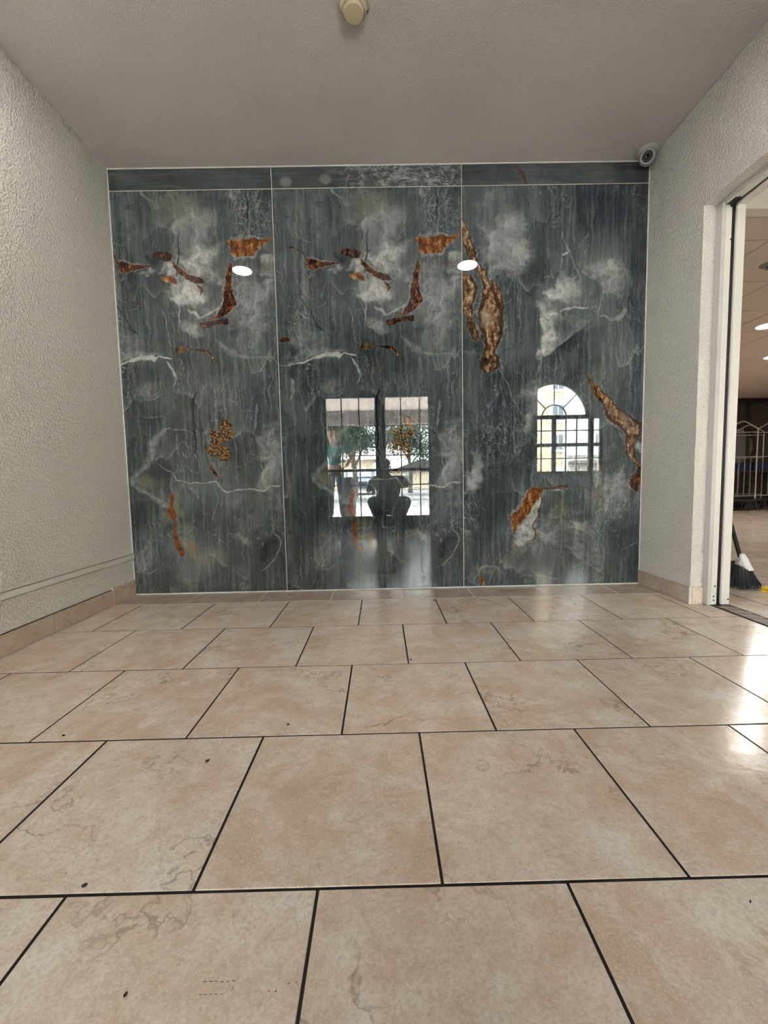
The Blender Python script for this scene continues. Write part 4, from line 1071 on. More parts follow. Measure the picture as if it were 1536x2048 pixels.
# ------------------------------------------------------------------ things in the lobby
M['green'] = plain('dark_green_metal', (0.004, 0.016, 0.009), 0.3, 0.3)
M['white'] = plain('bright_white_plastic', (0.86, 0.85, 0.84), 0.35, 0.02)
M['greyfoot'] = plain('grey_plastic', (0.45, 0.42, 0.44), 0.4, 0.06)
M['bristle'] = plain('black_bristle', (0.018, 0.019, 0.021), 0.55, 0.5, 60)
M['yellow'] = plain('yellow_plastic', (0.72, 0.47, 0.03), 0.4, 0.08, 12)
M['yellow_sign'] = plain('caution_yellow_plastic', (0.62, 0.47, 0.10), 0.45, 0.06, 12)
bx, by = 2.952, 2.555
t = tag(empty('broom', (bx, by, 0)), 'angled broom with white cap and dark green handle leaning beside the frame', 'broom')
d = Vector((2.915 - 2.865, 0, 0.2265 - 0.368)).normalized()
top = Vector((2.917 - bx, 0, 0.2265)); 
hd = Vector((2.650 - bx, 0.02, 1.10)) 
bm = bmesh.new(); tube(bm, [top + Vector((0.004, 0, -0.02)), hd], 0.0125, 10); finish('handle', bm, M['green'], t, smooth=True)
bm = bmesh.new()
capp = [(-.045, .228), (-.018, .232), (.000, .200), (.018, .165), (.045, .128), (.042, .120), (.008, .118), (-.020, .150), (-.040, .190)]
prism(bm, capp, -0.022, 0.022); bmesh.ops.bevel(bm, geom=bm.edges[:], offset=0.004, segments=2, affect='EDGES'); finish('cap', bm, M['white'], t, smooth=True)
bm = bmesh.new(); prism(bm, [(-.046, .190), (-.026, .184), (.002, .140), (-.002, .122), (-.030, .140), (-.052, .160)], -0.017, 0.017); bmesh.ops.bevel(bm, geom=bm.edges[:], offset=0.003, segments=1, affect='EDGES'); finish('cap_shoulder', bm, M['greyfoot'], t)
bm = bmesh.new()
for i in range(230):
    f = R.random(); q = R.uniform(-.016, .016)
    a = Vector((-.048 + .086 * f, q, .165 - .045 * f))
    b = Vector((-.055 + .140 * f + R.uniform(-.004, .004), q * 2.6, R.uniform(0.001, 0.012)))
    tube(bm, [a, a.lerp(b, .55) + Vector((.003 * f, 0, 0)), b], [.0022, .0017, .0012], 4, True)
o = finish('bristles', bm, M['bristle'], t); o['kind'] = 'stuff'
# black dustpan behind the broom
t = tag(empty('dustpan', (2.99, 2.73, 0)), 'black dustpan on the floor behind the broom bristles', 'dustpan')
bm = bmesh.new()
box(bm, -.14, .14, -.11, .10, 0.001, 0.008, 0.002)
box(bm, -.14, .14, .092, .10, 0.002, 0.125, 0.002)
for s in (-1, 1): prism(bm, [(-.11, .004), (.10, .004), (.10, .12), (.02, .11)], s * .14 - .003, s * .14 + .003, 'yz')
finish('pan', bm, M['rubber'], t)
bm = bmesh.new(); tube(bm, [(0, .10, .09), (0, .115, .20), (0, .12, .62)], .010, 10); finish('handle', bm, M['rubber'], t, smooth=True)
# yellow floor sign lying folded
t = tag(empty('folded_floor_sign', (3.325, 2.475, 0), -1.107), 'yellow plastic floor sign lying folded flat beyond the broom', 'sign')
def sign_leaf(z):
    bm = bmesh.new()
    prism(bm, [(-.15, -.30), (-.09, -.30), (-.075, -.24), (.075, -.24), (.09, -.30), (.15, -.30), (.115, .30), (-.115, .30)], z, z + .016, 'xy')
    bmesh.ops.bevel(bm, geom=bm.edges[:], offset=0.003, segments=1, affect='EDGES')
    return bm
for i in range(2): finish('leaf', sign_leaf(.001 + i * .018), M['yellow'], t)
bm = bmesh.new(); tube(bm, [(-.11, .305, .019), (.11, .305, .019)], .014, 10); finish('hinge', bm, M['yellow'], t, smooth=True)
# two standing floor signs near the window
def floor_sign(x, y, rz, label):
    t = tag(empty('floor_sign', (x, y, 0), rz), label, 'sign', 'yellow floor signs by the opening')
    for s in (-1, 1):
        bm = bmesh.new()
        prism(bm, [(-.150, 0), (-.095, 0), (-.070, .085), (-.045, .10), (-.028, .085), (-.026, 0), (.026, 0), (.028, .085), (.045, .10), (.070, .085), (.095, 0), (.150, 0), (.085, .62), (-.085, .62)], -.011, .011)
        tilt = Matrix.Translation((0, s * .012, .62)) @ Matrix.Rotation(s * 0.17, 4, 'X') @ Matrix.Translation((0, 0, -.62))
        bmesh.ops.transform(bm, matrix=tilt, verts=bm.verts[:])
        z0 = min(v.co.z for v in bm.verts); bmesh.ops.translate(bm, vec=(0, 0, -z0 if s > 5 else 0.0), verts=bm.verts[:])
        o = finish('leaf', bm, M['yellow_sign'], t)
        o.location.z = -z0
    bm = bmesh.new(); tube(bm, [(-.08, 0, .628), (.08, 0, .628)], .014, 10); finish('hinge', bm, M['yellow_sign'], t, smooth=True)
    bm = bmesh.new(); tube(bm, [(-.04, 0, .63), (-.035, 0, .67), (.035, 0, .67), (.04, 0, .63)], .008, 8); finish('handle', bm, M['yellow_sign'], t, smooth=True)
floor_sign(2.862, 0.45, 0.06, 'standing yellow A-frame floor sign nearest the opening, mirrored in the marble')
floor_sign(3.230, 0.60, -0.20, 'standing yellow A-frame floor sign farther into the lobby, mirrored at the marble edge')

# luggage carts
def luggage_cart(x, y, rz, label):
    t = tag(empty('luggage_cart', (x, y, 0), rz), label, 'cart', 'hotel luggage carts at the far lobby wall')
    hw, hl = 0.31, 0.30
    one_box('platform', -hw, hw, -hl, hl, 0.185, 0.235, M['darkpost'], t, 0.012, 2)
    bm = bmesh.new(); ring = [(-hw - .012, -hl - .012, .21), (hw + .012, -hl - .012, .21), (hw + .012, hl + .012, .21), (-hw - .012, hl + .012, .21), (-hw - .012, -hl - .012, .21)]
    tube(bm, ring, .016, 8); finish('bumper', bm, M['rubber'], t, smooth=True)
    for sy in (-1, 1):
        yy = sy * hl * .93
        bm = bmesh.new()
        pts = [(-hw * .97, yy, .235), (-hw * .97, yy, 1.585), (-hw * .90, yy, 1.61), (-.06, yy, 1.725), (0, yy, 1.74), (.06, yy, 1.725), (hw * .90, yy, 1.61), (hw * .97, yy, 1.585), (hw * .97, yy, .235)]
        tube(bm, pts, .0125, 10); finish('hoop', bm, M['chrome'], t, smooth=True)
        for z in (.300, 1.060, 1.530):
            bm = bmesh.new(); tube(bm, [(-hw * .96, yy, z), (hw * .96, yy, z)], .009, 8); finish('rail', bm, M['chrome'], t, smooth=True)
        for i in range(4):
            xx = -hw * .97 + (i + 1) * hw * 1.94 / 5
            bm = bmesh.new(); tube(bm, [(xx, yy, .300), (xx, yy, 1.058)], .008, 8); finish('bar', bm, M['chrome'], t, smooth=True)
        bm = bmesh.new(); tube(bm, [(0, yy, 1.53), (0, yy, 1.60)], .007, 8); finish('finial', bm, M['chrome'], t, smooth=True)
    bm = bmesh.new(); tube(bm, [(0, -hl * .93, 1.738), (0, hl * .93, 1.738)], .0125, 10); finish('hanging_rail', bm, M['chrome'], t, smooth=True)
    for sx in (-1, 1):
        for sy in (-1, 1):
            wx, wy = sx * (hw - .08), sy * (hl - .08)
            bm = bmesh.new(); lathe(bm, [(0, -.022), (.055, -.022), (.075, -.014), (.075, .014), (.055, .022), (0, .022)], (wx, wy, .076), (0.25, 1, 0), 24)
            w = finish('caster', bm, M['rubber'], t, smooth=True)
            bm = bmesh.new(); box(bm, wx - .018, wx + .018, wy - .03, wy - .024, .07, .19, 0.001); box(bm, wx - .018, wx + .018, wy + .024, wy + .03, .07, .19, 0.001)
            finish('fork', bm, M['dark_metal'], w)
    return t
luggage_cart(7.662, 8.23, 0.02, 'chrome birdcage luggage cart nearest the cream frame, in front of the round mirror')
luggage_cart(8.36, 8.32, -0.04, 'second chrome luggage cart, standing beside the first at the dark wall')
# round mirror, console table, blue luggage
M['mirror'] = plain('dull_mirror', (0.22, 0.22, 0.21), 0.3, 0.05, Metallic=0.6)
M['woodframe'] = plain('dark_mahogany', (0.035, 0.012, 0.008), 0.4, 0.3, 20)
t = tag(empty('round_mirror', (8.39, LY - 0.001, 1.325)), 'round mirror in a thick dark red-brown frame on the far wall', 'mirror')
bm = bmesh.new(); lathe(bm, [(.37, 0.0), (.47, 0.0), (.48, .03), (.44, .05), (.38, .04), (.37, .025)], (0, 0, 0), (0, -1, 0), 48); finish('frame', bm, M['woodframe'], t, smooth=True)
bm = bmesh.new(); lathe(bm, [(0, .02), (.372, .02), (.372, .002), (0, .002)], (0, 0, 0), (0, -1, 0), 48); finish('glass', bm, M['mirror'], t, smooth=True)
t = tag(empty('console_table', (8.55, LY - 0.165, 0)), 'low dark console table with scrolled iron base under the round mirror', 'table')
one_box('table_top', -.62, .62, -.13, .13, .75, .79, M['woodframe'], t, .006)
for sx in (-1, 1):
    for sy in (-1, 1): one_box('leg', sx * .57 - .02, sx * .57 + .02, sy * .10 - .02, sy * .10 + .02, 0.001, .75, M['woodframe'], t, .004)
for i in range(4):
    bm = bmesh.new(); cx_ = -.36 + i * .24
    tube(bm, [(cx_ + .10 * math.cos(a / 10 * 2 * math.pi) * (1 - a / 28), -.10, .46 + .10 * math.sin(a / 10 * 2 * math.pi) * (1 - a / 28)) for a in range(20)], .008, 6)
    tube(bm, [(cx_, -.10, .02), (cx_ - .09, -.10, .22), (cx_ + .09, -.10, .40)], .008, 6)
    finish('scroll', bm, M['dark_metal'], t, smooth=True)
M['blue'] = plain('dark_blue_vinyl', (0.012, 0.022, 0.105), 0.35, 0.3, 8)
def blue_bin(x, label):
    t = tag(empty('storage_bin', (x, LY - 0.165, .79)), label, 'bin', 'blue bins on the console table')
    bm = bmesh.new(); box(bm, -.17, .17, -.09, .09, .001, .15, .02, seg=2); finish('body', bm, M['blue'], t, smooth=True)
    bm = bmesh.new(); box(bm, -.18, .18, -.10, .10, .145, .17, .008, seg=2); finish('lid', bm, M['blue'], t, smooth=True)
blue_bin(8.36, 'dark blue bin on the console table, under the round mirror'); blue_bin(8.78, 'dark blue bin on the console table, by the dark wall post')

# ------------------------------------------------------------------ people
def skin(chains, levels=2):
    """chains: list of (points, radii, edges); every chain grows one skinned surface; returns one bmesh holding all"""
    out = bmesh.new()
    for pts, rad, edges in chains:
        me = bpy.data.meshes.new('tmp')
        bm = bmesh.new()
        lay_ = bm.verts.layers.skin.verify()
        vv = []
        for i, (p, r) in enumerate(zip(pts, rad)):
            v = bm.verts.new(p); v[lay_].radius = (r, r) if not isinstance(r, tuple) else r; v[lay_].use_root = (i == 0); vv.append(v)
        for a, b in (edges or [(i, i + 1) for i in range(len(pts) - 1)]): bm.edges.new((vv[a], vv[b]))
        bm.to_mesh(me); bm.free()
        o = bpy.data.objects.new('tmp', me); C.objects.link(o)
        s = o.modifiers.new('s', 'SKIN'); s.use_smooth_shade = True; s.branch_smoothing = 0.6
        u = o.modifiers.new('u', 'SUBSURF'); u.levels = levels; u.render_levels = levels
        dg = bpy.context.evaluated_depsgraph_get(); dg.update()
        ev = o.evaluated_get(dg); m2 = bpy.data.meshes.new_from_object(ev)
        out.from_mesh(m2)
        bpy.data.objects.remove(o); bpy.data.meshes.remove(m2); bpy.data.meshes.remove(me)
    return out
def lerp(a, b, t): return tuple(x + (y - x) * t for x, y in zip(a, b))
def hand_chains(wrist, fdir, pdir, side, curl=0.5, s=1.0):
    """palm + five unequal curled fingers; fdir along the fingers, pdir out of the palm, side = towards the thumb"""
    w, f, p, q = Vector(wrist), Vector(fdir).normalized(), Vector(pdir).normalized(), Vector(side).normalized()
    ch = [([w, w + f * .045 * s, w + f * .088 * s], [(.024 * s, .017 * s), (.036 * s, .015 * s), (.036 * s, .013 * s)], None)]
    for i, (off, L) in enumerate(((.027, .074), (.009, .082), (-.009, .076), (-.026, .060))):
        b = w + f * .072 * s + q * off * s
        pts = [b, b + f * .022 * s]; dirv = f.copy(); cur = pts[-1]
        for j in range(3):
            ang = curl * (0.5 + 0.45 * j)
            dv = (f * math.cos(ang) + p * math.sin(ang)).normalized()
            cur = cur + dv * L * s * (.42, .32, .26)[j]; pts.append(cur)
        ch.append((pts, [.0085 * s, .0088 * s, .0082 * s, .0076 * s, .0066 * s], None))
    b = w + f * .022 * s + q * .020 * s
    t1 = b + (q * .8 + f * .5 + p * .25).normalized() * .040 * s; t2 = t1 + (q * .45 + f * .8 + p * .35).normalized() * .032 * s; t3 = t2 + (f * .9 + p * .4 * curl).normalized() * .026 * s
    ch.append(([b, t1, t2, t3], [.013 * s, .0105 * s, .0095 * s, .0075 * s], None))
    return ch
def face_bits(t, head, fwd, up, s, hairmat, skinmat, hair=True):
    h, f, u = Vector(head), Vector(fwd).normalized(), Vector(up).normalized()
    r = f.cross(u).normalized()
    for k in (-1, 1):
        bm = bmesh.new(); bmesh.ops.create_icosphere(bm, subdivisions=2, radius=.0125 * s, matrix=Matrix.Translation(h + f * .083 * s + r * k * .031 * s + u * .005 * s))
        e = finish('eye', bm, M['white'], t, smooth=True)
        bm = bmesh.new(); bmesh.ops.create_icosphere(bm, subdivisions=1, radius=.006 * s, matrix=Matrix.Translation(h + f * .0925 * s + r * k * .031 * s + u * .005 * s)); finish('iris', bm, M['lens'], e, smooth=True)
    bm = bmesh.new(); tube(bm, [h + f * .080 * s - u * .052 * s + r * .024 * s, h + f * .091 * s - u * .054 * s, h + f * .080 * s - u * .052 * s - r * .024 * s], [.003 * s, .0062 * s, .003 * s], 8); finish('mouth', bm, M['lip'], t, smooth=True)
    for k in (-1, 1):
        bm = bmesh.new(); bmesh.ops.create_uvsphere(bm, u_segments=12, v_segments=8, radius=1, matrix=Matrix.Translation(h + r * k * .076 * s - f * .004 * s - u * .008 * s) @ Matrix((r, f, u)).transposed().to_4x4() @ Matrix.Diagonal((.010 * s, .018 * s, .031 * s, 1)))
        finish('ear', bm, skinmat, t, smooth=True)
    if hair:
        bm = bmesh.new()
        bmesh.ops.create_uvsphere(bm, u_segments=24, v_segments=16, radius=1)
        for v in bm.verts:
            c = v.co.copy()
            q = c.x * .083 * s * r + c.y * .099 * s * f + c.z * .088 * s * u
            if c.z < -0.15 + max(0, c.y) * .75: q *= .80
            v.co = h + u * .035 * s - f * .010 * s + q
        finish('hair', bm, hairmat, t, smooth=True)
def head_chain(h, neck, fwd, up, s=1.0):
    h, n, f, u = Vector(h), Vector(neck), Vector(fwd).normalized(), Vector(up).normalized()
    return [n, h - u * .055 * s + f * .012 * s, h + f * .004 * s, h + u * .060 * s - f * .006 * s, h + u * .092 * s - f * .010 * s], [.052 * s, (.060 * s, .064 * s), (.074 * s, .086 * s), (.068 * s, .080 * s), .042 * s]
M['skin'] = plain('skin', (0.42, 0.25, 0.17), 0.5, 0.06)
M['lip'] = plain('lip', (0.35, 0.13, 0.11), 0.5, 0.06)
M['hair'] = plain('dark_hair', (0.015, 0.011, 0.009), 0.5, 0.4, 80)
M['shirt_dark'] = plain('charcoal_cotton', (0.020, 0.024, 0.028), 0.85, 0.25, 40, 0.2)
M['jeans_dark'] = plain('black_denim', (0.016, 0.017, 0.021), 0.85, 0.25, 60, 0.2)
M['teal'] = plain('teal_cotton', (0.028, 0.145, 0.160), 0.8, 0.2, 30, 0.2)
M['navy'] = plain('navy_denim', (0.022, 0.030, 0.050), 0.85, 0.25, 60, 0.2)
M['shoe'] = plain('black_shoe', (0.012, 0.012, 0.013), 0.45, 0.2)
M['sole'] = plain('grey_sole', (0.20, 0.20, 0.20), 0.7, 0.1)

def person(label, J, fwd, hup, hands, shirt, pants, thigh=.100, knee=.074, bulk=1.0):
    """J: dictionary of joints; builds one continuous body with clothes, hair and shoes as its children"""
    t = tag(empty('person', (J['pelvis'][0], J['pelvis'][1], 0)), label, 'person')
    off = Vector((J['pelvis'][0], J['pelvis'][1], 0))
    J = {k: Vector(v) - off for k, v in J.items()}
    order = ['pelvis', 'waist', 'chest', 'neck', 'shl', 'ell', 'wrl', 'shr', 'elr', 'wrr', 'hil', 'knl', 'anl', 'hir', 'knr', 'anr']
    rad = dict(pelvis=(.125, .105), waist=(.120, .092), chest=(.145, .105), neck=.055, shl=.056, shr=.056, ell=.040, elr=.040, wrl=.026, wrr=.026, hil=.086, hir=.086, knl=.056, knr=.056, anl=.038, anr=.038)
    E = [(0, 1), (1, 2), (2, 3), (2, 4), (4, 5), (5, 6), (2, 7), (7, 8), (8, 9), (0, 10), (10, 11), (11, 12), (0, 13), (13, 14), (14, 15)]
    hp, hr = head_chain(J['head'], J['neck'], fwd, hup)
    pts = [J[k] for k in order] + hp[1:]; rr = [rad[k] for k in order] + hr[1:]
    n0 = len(order); E = E + [(3, n0), (n0, n0 + 1), (n0 + 1, n0 + 2), (n0 + 2, n0 + 3)]
    ch = [(pts, rr, E)]
    f, u = Vector(fwd).normalized(), Vector(hup).normalized()
    ch.append(([J['head'] + f * .074 + u * .012, J['head'] + f * .097 - u * .020, J['head'] + f * .088 - u * .030], [.007, .013, .010], None))   # nose
    for w, fd, pd, sd, cu in hands: ch += hand_chains(Vector(w) - off, fd, pd, sd, cu)
    finish('body', skin(ch), M['skin'], t, smooth=True)
    face_bits(t, J['head'], fwd, hup, 1.0, M['hair'], M['skin'])
    slv = [lerp(J['shl'], J['ell'], .72), lerp(J['shr'], J['elr'], .72)]
    P_ = [J['pelvis'] + Vector((0, 0, .04)), J['waist'], J['chest'], J['neck'] * .75 + J['chest'] * .25, J['shl'], slv[0], J['shr'], slv[1]]
    finish('shirt', skin([(P_, [(.150 * bulk, .125 * bulk), (.142 * bulk, .114 * bulk), (.165 * bulk, .126 * bulk), .072, .072, .066, .072, .066], [(0, 1), (1, 2), (2, 3), (2, 4), (4, 5), (2, 6), (6, 7)])]), shirt, t, smooth=True)
    P_ = [J['pelvis'] + Vector((0, 0, .05)), J['hil'], J['knl'], lerp(J['knl'], J['anl'], .93), J['hir'], J['knr'], lerp(J['knr'], J['anr'], .93), J['pelvis']]
    finish('trousers', skin([(P_, [(.136, .116), thigh, knee, .058, thigh, knee, .058, (.145, .125)], [(0, 7), (7, 1), (1, 2), (2, 3), (7, 4), (4, 5), (5, 6)])]), pants, t, smooth=True)
    for k in ('anl', 'anr'):
        a = J[k]; fx = Vector((fwd[0], fwd[1], 0)).normalized(); gz = a.z - .075
        g_ = Vector((a.x, a.y, gz))
        bm = skin([([g_ + Vector((0, 0, .065)) - fx * .01, g_ + Vector((0, 0, .042)) - fx * .035, g_ + Vector((0, 0, .040)) + fx * .06, g_ + Vector((0, 0, .036)) + fx * .15], [.048, (.042, .040), (.045, .037), (.036, .030)], [(0, 1), (0, 2), (2, 3)])])
        s_ = finish('shoe', bm, M['shoe'], t, smooth=True)
        bm = bmesh.new(); sx = Vector((-fx.y, fx.x, 0)); prism(bm, [((g_ + fx * a_ + sx * b_).x, (g_ + fx * a_ + sx * b_).y) for a_, b_ in ((-.075, -.025), (-.055, -.042), (.06, -.047), (.15, -.036), (.185, 0), (.15, .036), (.06, .047), (-.055, .042), (-.075, .025))], gz - 0.0, gz + .016, 'xy')
        finish('sole', bm, M['sole'], s_)
    return t
# the photographer, squatting behind the lens with both hands on a phone
person('person in dark clothes squatting to take the photograph, seen mirrored in the marble',
       dict(pelvis=(.760, -.560, .330), waist=(.760, -.545, .490), chest=(.755, -.495, .690), neck=(.735, -.435, .830), head=(.715, -.395, .935),
            shl=(.570, -.470, .765), ell=(.470, -.235, .600), wrl=(.545, -.100, .650), shr=(.945, -.470, .765), elr=(1.025, -.250, .665), wrr=(.775, -.095, .655),
            hil=(.675, -.545, .310), knl=(.535, -.225, .480), anl=(.660, -.380, .085), hir=(.850, -.545, .310), knr=(1.000, -.225, .480), anr=(.880, -.380, .085)),
       (-.05, 1, -.18), (0, .18, 1),
       [((.545, -.100, .650), (.50, .45, .35), (.4, .1, .1), (0, .3, 1), .6), ((.775, -.105, .655), (-.62, .45, .35), (-.4, .1, .1), (0, .3, 1), .6)],
       M['shirt_dark'], M['jeans_dark'], .135, .112, 1.28)
t = tag(empty('phone', (.6585, -0.012, .690)), 'black phone held upright in the hands of the squatting person', 'phone')
t.rotation_euler = (-0.0755, 0, 0)
bm = bmesh.new(); box(bm, -.0375, .0375, -.0085, -.0005, -.090, .062, .0025, seg=2); finish('body', bm, M['rubber'], t, smooth=True)
bm = bmesh.new(); box(bm, -.0350, .0350, -.0092, -.0084, -.087, .059, .0002); finish('screen', bm, M['lens'], t)
bm = bmesh.new(); lathe(bm, [(.008, 0), (.008, .0015), (.0062, .0020), (.0058, .0012), (0, .0010)], (.018, -.0007, .022), (0, 1, 0), 20); finish('lens', bm, M['lens'], t, smooth=True)
# the other person, outside the doors, hand on hip
px, py = -.150, -1.90
person('person in teal shirt and dark jeans, hand on hip, standing outside the doors',
       dict(pelvis=(px, py, .930), waist=(px - .01, py, 1.080), chest=(px - .02, py, 1.265), neck=(px - .035, py + .01, 1.440), head=(px - .055, py + .03, 1.595),
            shl=(px - .195, py, 1.385), ell=(px - .255, py - .02, 1.105), wrl=(px - .235, py + .06, .870), shr=(px + .155, py, 1.385), elr=(px + .305, py - .03, 1.160), wrr=(px + .180, py + .05, 1.000),
            hil=(px - .09, py, .900), knl=(px - .105, py + .02, .490), anl=(px - .11, py - .01, .075), hir=(px + .09, py, .900), knr=(px + .105, py + .02, .490), anr=(px + .12, py - .01, .075)),
       (.3, 1, -.05), (0, .05, 1),
       [((px - .235, py + .06, .870), (.02, .12, -1), (1, 0, 0), (.2, 1, 0), .5), ((px + .180, py + .05, 1.000), (-.75, .10, -.55), (-.2, -1, 0), (.3, .8, .3), .6)],
       M['teal'], M['navy'])
# ------------------------------------------------------------------ outside the doors
M['concrete'] = plain('pale_concrete', (0.56, 0.54, 0.52), 0.9, 0.08, 3, 0.2, 60)
M['asphalt'] = plain('grey_asphalt', (0.16, 0.16, 0.165), 0.9, 0.2, 5, 0.3, 90)
M['soffit'] = plain('pinkish_soffit', (0.62, 0.54, 0.50), 0.7, 0.04)
M['beam'] = plain('grey_brown_beam', (0.17, 0.15, 0.14), 0.7, 0.1)
M['siding'] = plain('cream_siding', (0.74, 0.62, 0.44), 0.75, 0.05, 4)
M['stucco'] = plain('white_stucco', (0.80, 0.79, 0.77), 0.8, 0.05, 4, 0.2, 40)
M['wtrim'] = plain('white_window_trim', (0.85, 0.84, 0.82), 0.5, 0.03)
M['dglass'] = plain('dull_window_glass', (0.16, 0.18, 0.22), 0.15, 0.15, 6)
M['roofing'] = plain('dark_shingles', (0.055, 0.05, 0.05), 0.85, 0.2, 12)
M['bark'] = plain('grey_bark', (0.10, 0.08, 0.065), 0.9, 0.3, 12, 0.5, 30)
M['leafgreen'] = plain('dusty_green_leaf', (0.060, 0.105, 0.050), 0.6, 0.45, 1.5)
M['binplastic'] = plain('dark_grey_bin', (0.035, 0.036, 0.040), 0.5, 0.1)
structure(one_box('ground', -40, 45, -60, -5.6, -0.2, -0.02, M['asphalt']), 'grey asphalt of the car park')
structure(one_box('pavement', -40, 45, -5.6, YF - 0.1, -0.2, -0.003, M['concrete']), 'pale concrete walk in front of the building')
structure(one_box('porch_roof', -6, 2.35, -4.1, YF - 0.2, 2.34, 2.55, M['soffit']), 'pinkish porch soffit above the doors')
structure(one_box('porch_beam', -6, 2.35, -4.25, -4.0, 2.03, 2.36, M['beam']), 'dark beam along the porch edge')
for x in (-1.9, 2.1): structure(one_box('porch_post', x - .09, x + .09, -4.21, -4.04, -0.003, 2.03, M['wtrim']), 'white porch post')
# litter bin
t = tag(empty('litter_bin', (-.02, -2.95, 0)), 'dark grey litter bin on the porch behind the standing person', 'bin')
bm = bmesh.new(); lathe(bm, [(0, .0), (.15, .0), (.175, .62), (.165, .64)], seg=24); finish('body', bm, M['binplastic'], t, smooth=True)
bm = bmesh.new(); lathe(bm, [(.18, .62), (.185, .66), (.15, .76), (.08, .82), (0, .83)], seg=24); finish('lid', bm, M['rubber'], t, smooth=True)
# trees
def tree(x, y, h, cz, rx, rz, n, label, name='leafy_tree'):
    t = tag(empty(name, (x, y, -0.02)), label, 'tree', 'trees in front of the entrance')
    bm = bmesh.new(); tube(bm, [(0, 0, 0), (.06, .02, h * .3), (-.04, 0, h * .6), (0, 0, h)], [.16, .12, .10, .05], 10)
    for i in range(7):
        a = i * 2.4; z = h * (.45 + .07 * i)
        e = Vector((math.cos(a) * rx * .75, math.sin(a) * rx * .75, cz + R.uniform(-.3, .6) * rz)); s = Vector((0, 0, z))
        tube(bm, [s, s.lerp(e, .5) + Vector((0, 0, .15)), e], [.055, .035, .012], 6)
    finish('trunk', bm, M['bark'], t, smooth=True)
    vs_, fs = [], []
    blobs = [Vector((R.gauss(0, .45) * rx, R.gauss(0, .45) * rx, cz + R.gauss(0, .42) * rz)) for _ in range(26)]
    for i in range(n):
        b = R.choice(blobs)
        p = b + Vector((R.gauss(0, 1), R.gauss(0, 1), R.gauss(0, .8))) * rx * .20
        d = Vector((R.gauss(0, 1), R.gauss(0, 1), R.gauss(0, 1) - .4)).normalized(); u, v, _ = frame_of(d)
        L = R.uniform(.11, .21)
        k = len(vs_)
        vs_ += [p, p + d * L * .5 + u * L * .28, p + d * L + v * .01, p + d * L * .5 - u * L * .28]; fs.append((k, k + 1, k + 2, k + 3))
    me = bpy.data.meshes.new('crown'); me.from_pydata(vs_, [], fs); me.materials.append(M['leafgreen'])
    o = link('crown', me, t); o['kind'] = 'stuff'
tree(-.55, -13.6, 3.0, 2.95, 1.5, 1.4, 12000, 'leafy tree with a leaning grey trunk, left of the centre post of the doors')
tree(2.45, -19.5, 3.6, 3.3, 2.0, 1.7, 12000, 'leafy tree to the other side of the centre post of the doors')
# car
M['carpaint'] = plain('slate_blue_paint', (0.10, 0.13, 0.22), 0.25, 0.05)
M['carglass'] = plain('pale_windscreen', (0.42, 0.46, 0.55), 0.1, 0.1)
t = tag(empty('car', (-.55, -19.5, -0.02)), 'slate blue car parked facing the entrance beyond the trees', 'car')
bm = bmesh.new()
prism(bm, [(2.1, .35), (2.15, .75), (1.0, .95), (.35, 1.40), (-1.1, 1.45), (-1.9, 1.0), (-2.2, .95), (-2.2, .35)], -.86, .86, 'yz')
bmesh.ops.bevel(bm, geom=bm.edges[:], offset=.06, segments=2, affect='EDGES'); finish('body', bm, M['carpaint'], t, smooth=True)
bm = bmesh.new(); prism(bm, [(.98, 1.00), (.40, 1.385), (.36, 1.365), (.94, .985)], -.68, .68, 'yz'); bmesh.ops.translate(bm, vec=(0, .04, .025), verts=bm.verts[:]); finish('windscreen', bm, M['carglass'], t)
for s in (-1, 1):
    one_box('side_window', s * .865 - .01, s * .865 + .01, -1.0, .35, 1.02, 1.32, M['carglass'], t, .004)
    bm = bmesh.new(); lathe(bm, [(0, .0), (.12, .0), (.13, .03), (0, .05)], (s * .60, 2.12, .68), (0, 1, 0), 20); finish('headlamp', bm, M['wtrim'], t, smooth=True)
    for yy in (1.35, -1.40):
        bm = bmesh.new(); lathe(bm, [(0, -.10), (.26, -.10), (.32, -.07), (.32, .07), (.26, .10), (0, .10)], (s * .78, yy, .32), (1, 0, 0), 24); w = finish('wheel', bm, M['rubber'], t, smooth=True)
        bm = bmesh.new(); lathe(bm, [(0, s * .105), (.18, s * .105), (.20, s * .095)], (s * .78, yy, .32), (1, 0, 0), 20); finish('hub_cap', bm, M['chrome'], w, smooth=True)
one_box('grille', -.42, .42, 2.105, 2.16, .52, .68, M['rubber'], t, .01)
one_box('bumper', -.84, .84, 2.08, 2.22, .36, .50, M['carpaint'], t, .03, 2)
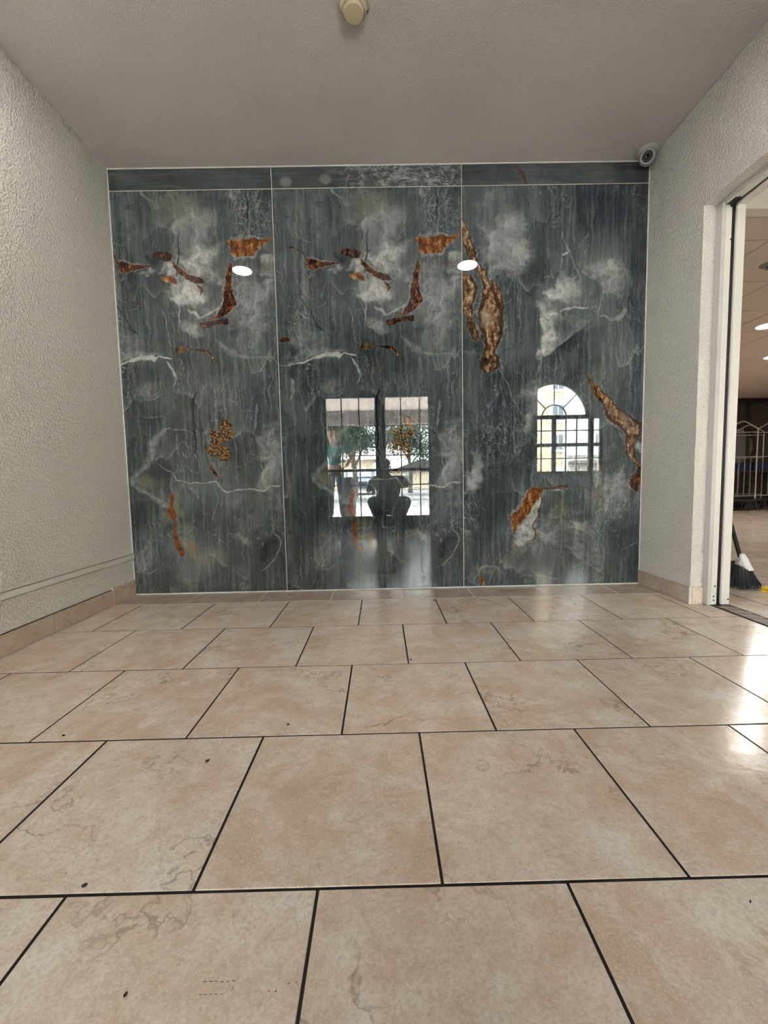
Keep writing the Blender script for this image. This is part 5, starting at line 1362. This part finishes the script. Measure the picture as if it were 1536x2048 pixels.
# houses far behind the doors
def window(b, x, z, w, h, y, name='window'):
    f = one_box(name, x - w / 2 - .10, x + w / 2 + .10, y - .04, y + .05, z - h / 2 - .10, z + h / 2 + .10, M['wtrim'], b, .01)
    one_box('pane', x - w / 2, x - .02, y + .04, y + .065, z - h / 2, z + h / 2, M['dglass'], f)
    one_box('pane', x + .02, x + w / 2, y + .04, y + .065, z - h / 2, z + h / 2, M['dglass'], f)
b = tag(empty('bungalow', (-3.0, -32, -0.02)), 'long low cream bungalow behind the trees on the left of the doors', 'building')
one_box('wall', -9, 3.0, -6, 0, 0, 2.75, M['siding'], b)
bm = bmesh.new(); prism(bm, [(-6.6, 2.7), (.5, 2.7), (-3, 3.6)], -9.4, 3.4, 'yz'); finish('roof', bm, M['stucco'], b)
for x in (-6, -3.4, -.8, 1.7): window(b, x, 1.35, 1.0, 1.1, 0.0)
b = tag(empty('gabled_house', (4.2, -29, -0.02)), 'cream house with a dark gabled roof to the right of the doors', 'building')
one_box('wall', -2.6, 2.6, -5, 0, 0, 1.55, M['siding'], b)
bm = bmesh.new(); prism(bm, [(-3.0, 1.5), (3.0, 1.5), (0, 2.55)], -5.3, .35, 'xz'); finish('roof', bm, M['roofing'], b)
for x in (-1.5, 0.9): window(b, x, .8, .7, .8, 0.0)
# apartment block seen through the arched window
YB = -9.0
b = tag(empty('apartment_block', (7.0, YB, -0.02)), 'cream and white apartment block with white-trimmed windows opposite the arched window', 'building')
one_box('wall', -3.0, .10, -3.4, 0, 0, 7.0, M['siding'], b)
for i in range(24): one_box('siding_board', -3.0, .06, -.002, .018, .15 + i * .28, .40 + i * .28, M['siding'], b, .004)
one_box('corner_board', .06, .24, -.05, .06, 0, 7.0, M['wtrim'], b)
one_box('wing', .10, 7.0, -5, -.02, 0, 6.2, M['stucco'], b)
for z in (.72, 1.98, 3.00, 4.06, 5.25):
    for x in (-.13, -1.30, -2.6): window(b, x, z, .36, .50, .02)
for x, z in ((1.42, 2.02), (2.9, 2.02), (4.4, 2.02), (1.42, 3.7), (2.9, 3.7), (4.4, 3.7)): window(b, x, z, .38, .44, -.02)
one_box('ledge', .10, 7.0, -.06, .10, 1.50, 1.62, M['wtrim'], b, .02)
one_box('awning', .30, 6.8, -.05, .50, 1.20, 1.32, M['beam'], b, .02)
one_box('garden_wall', -3, 7, 1.2, 1.4, 0, .95, M['siding'], b, .02)
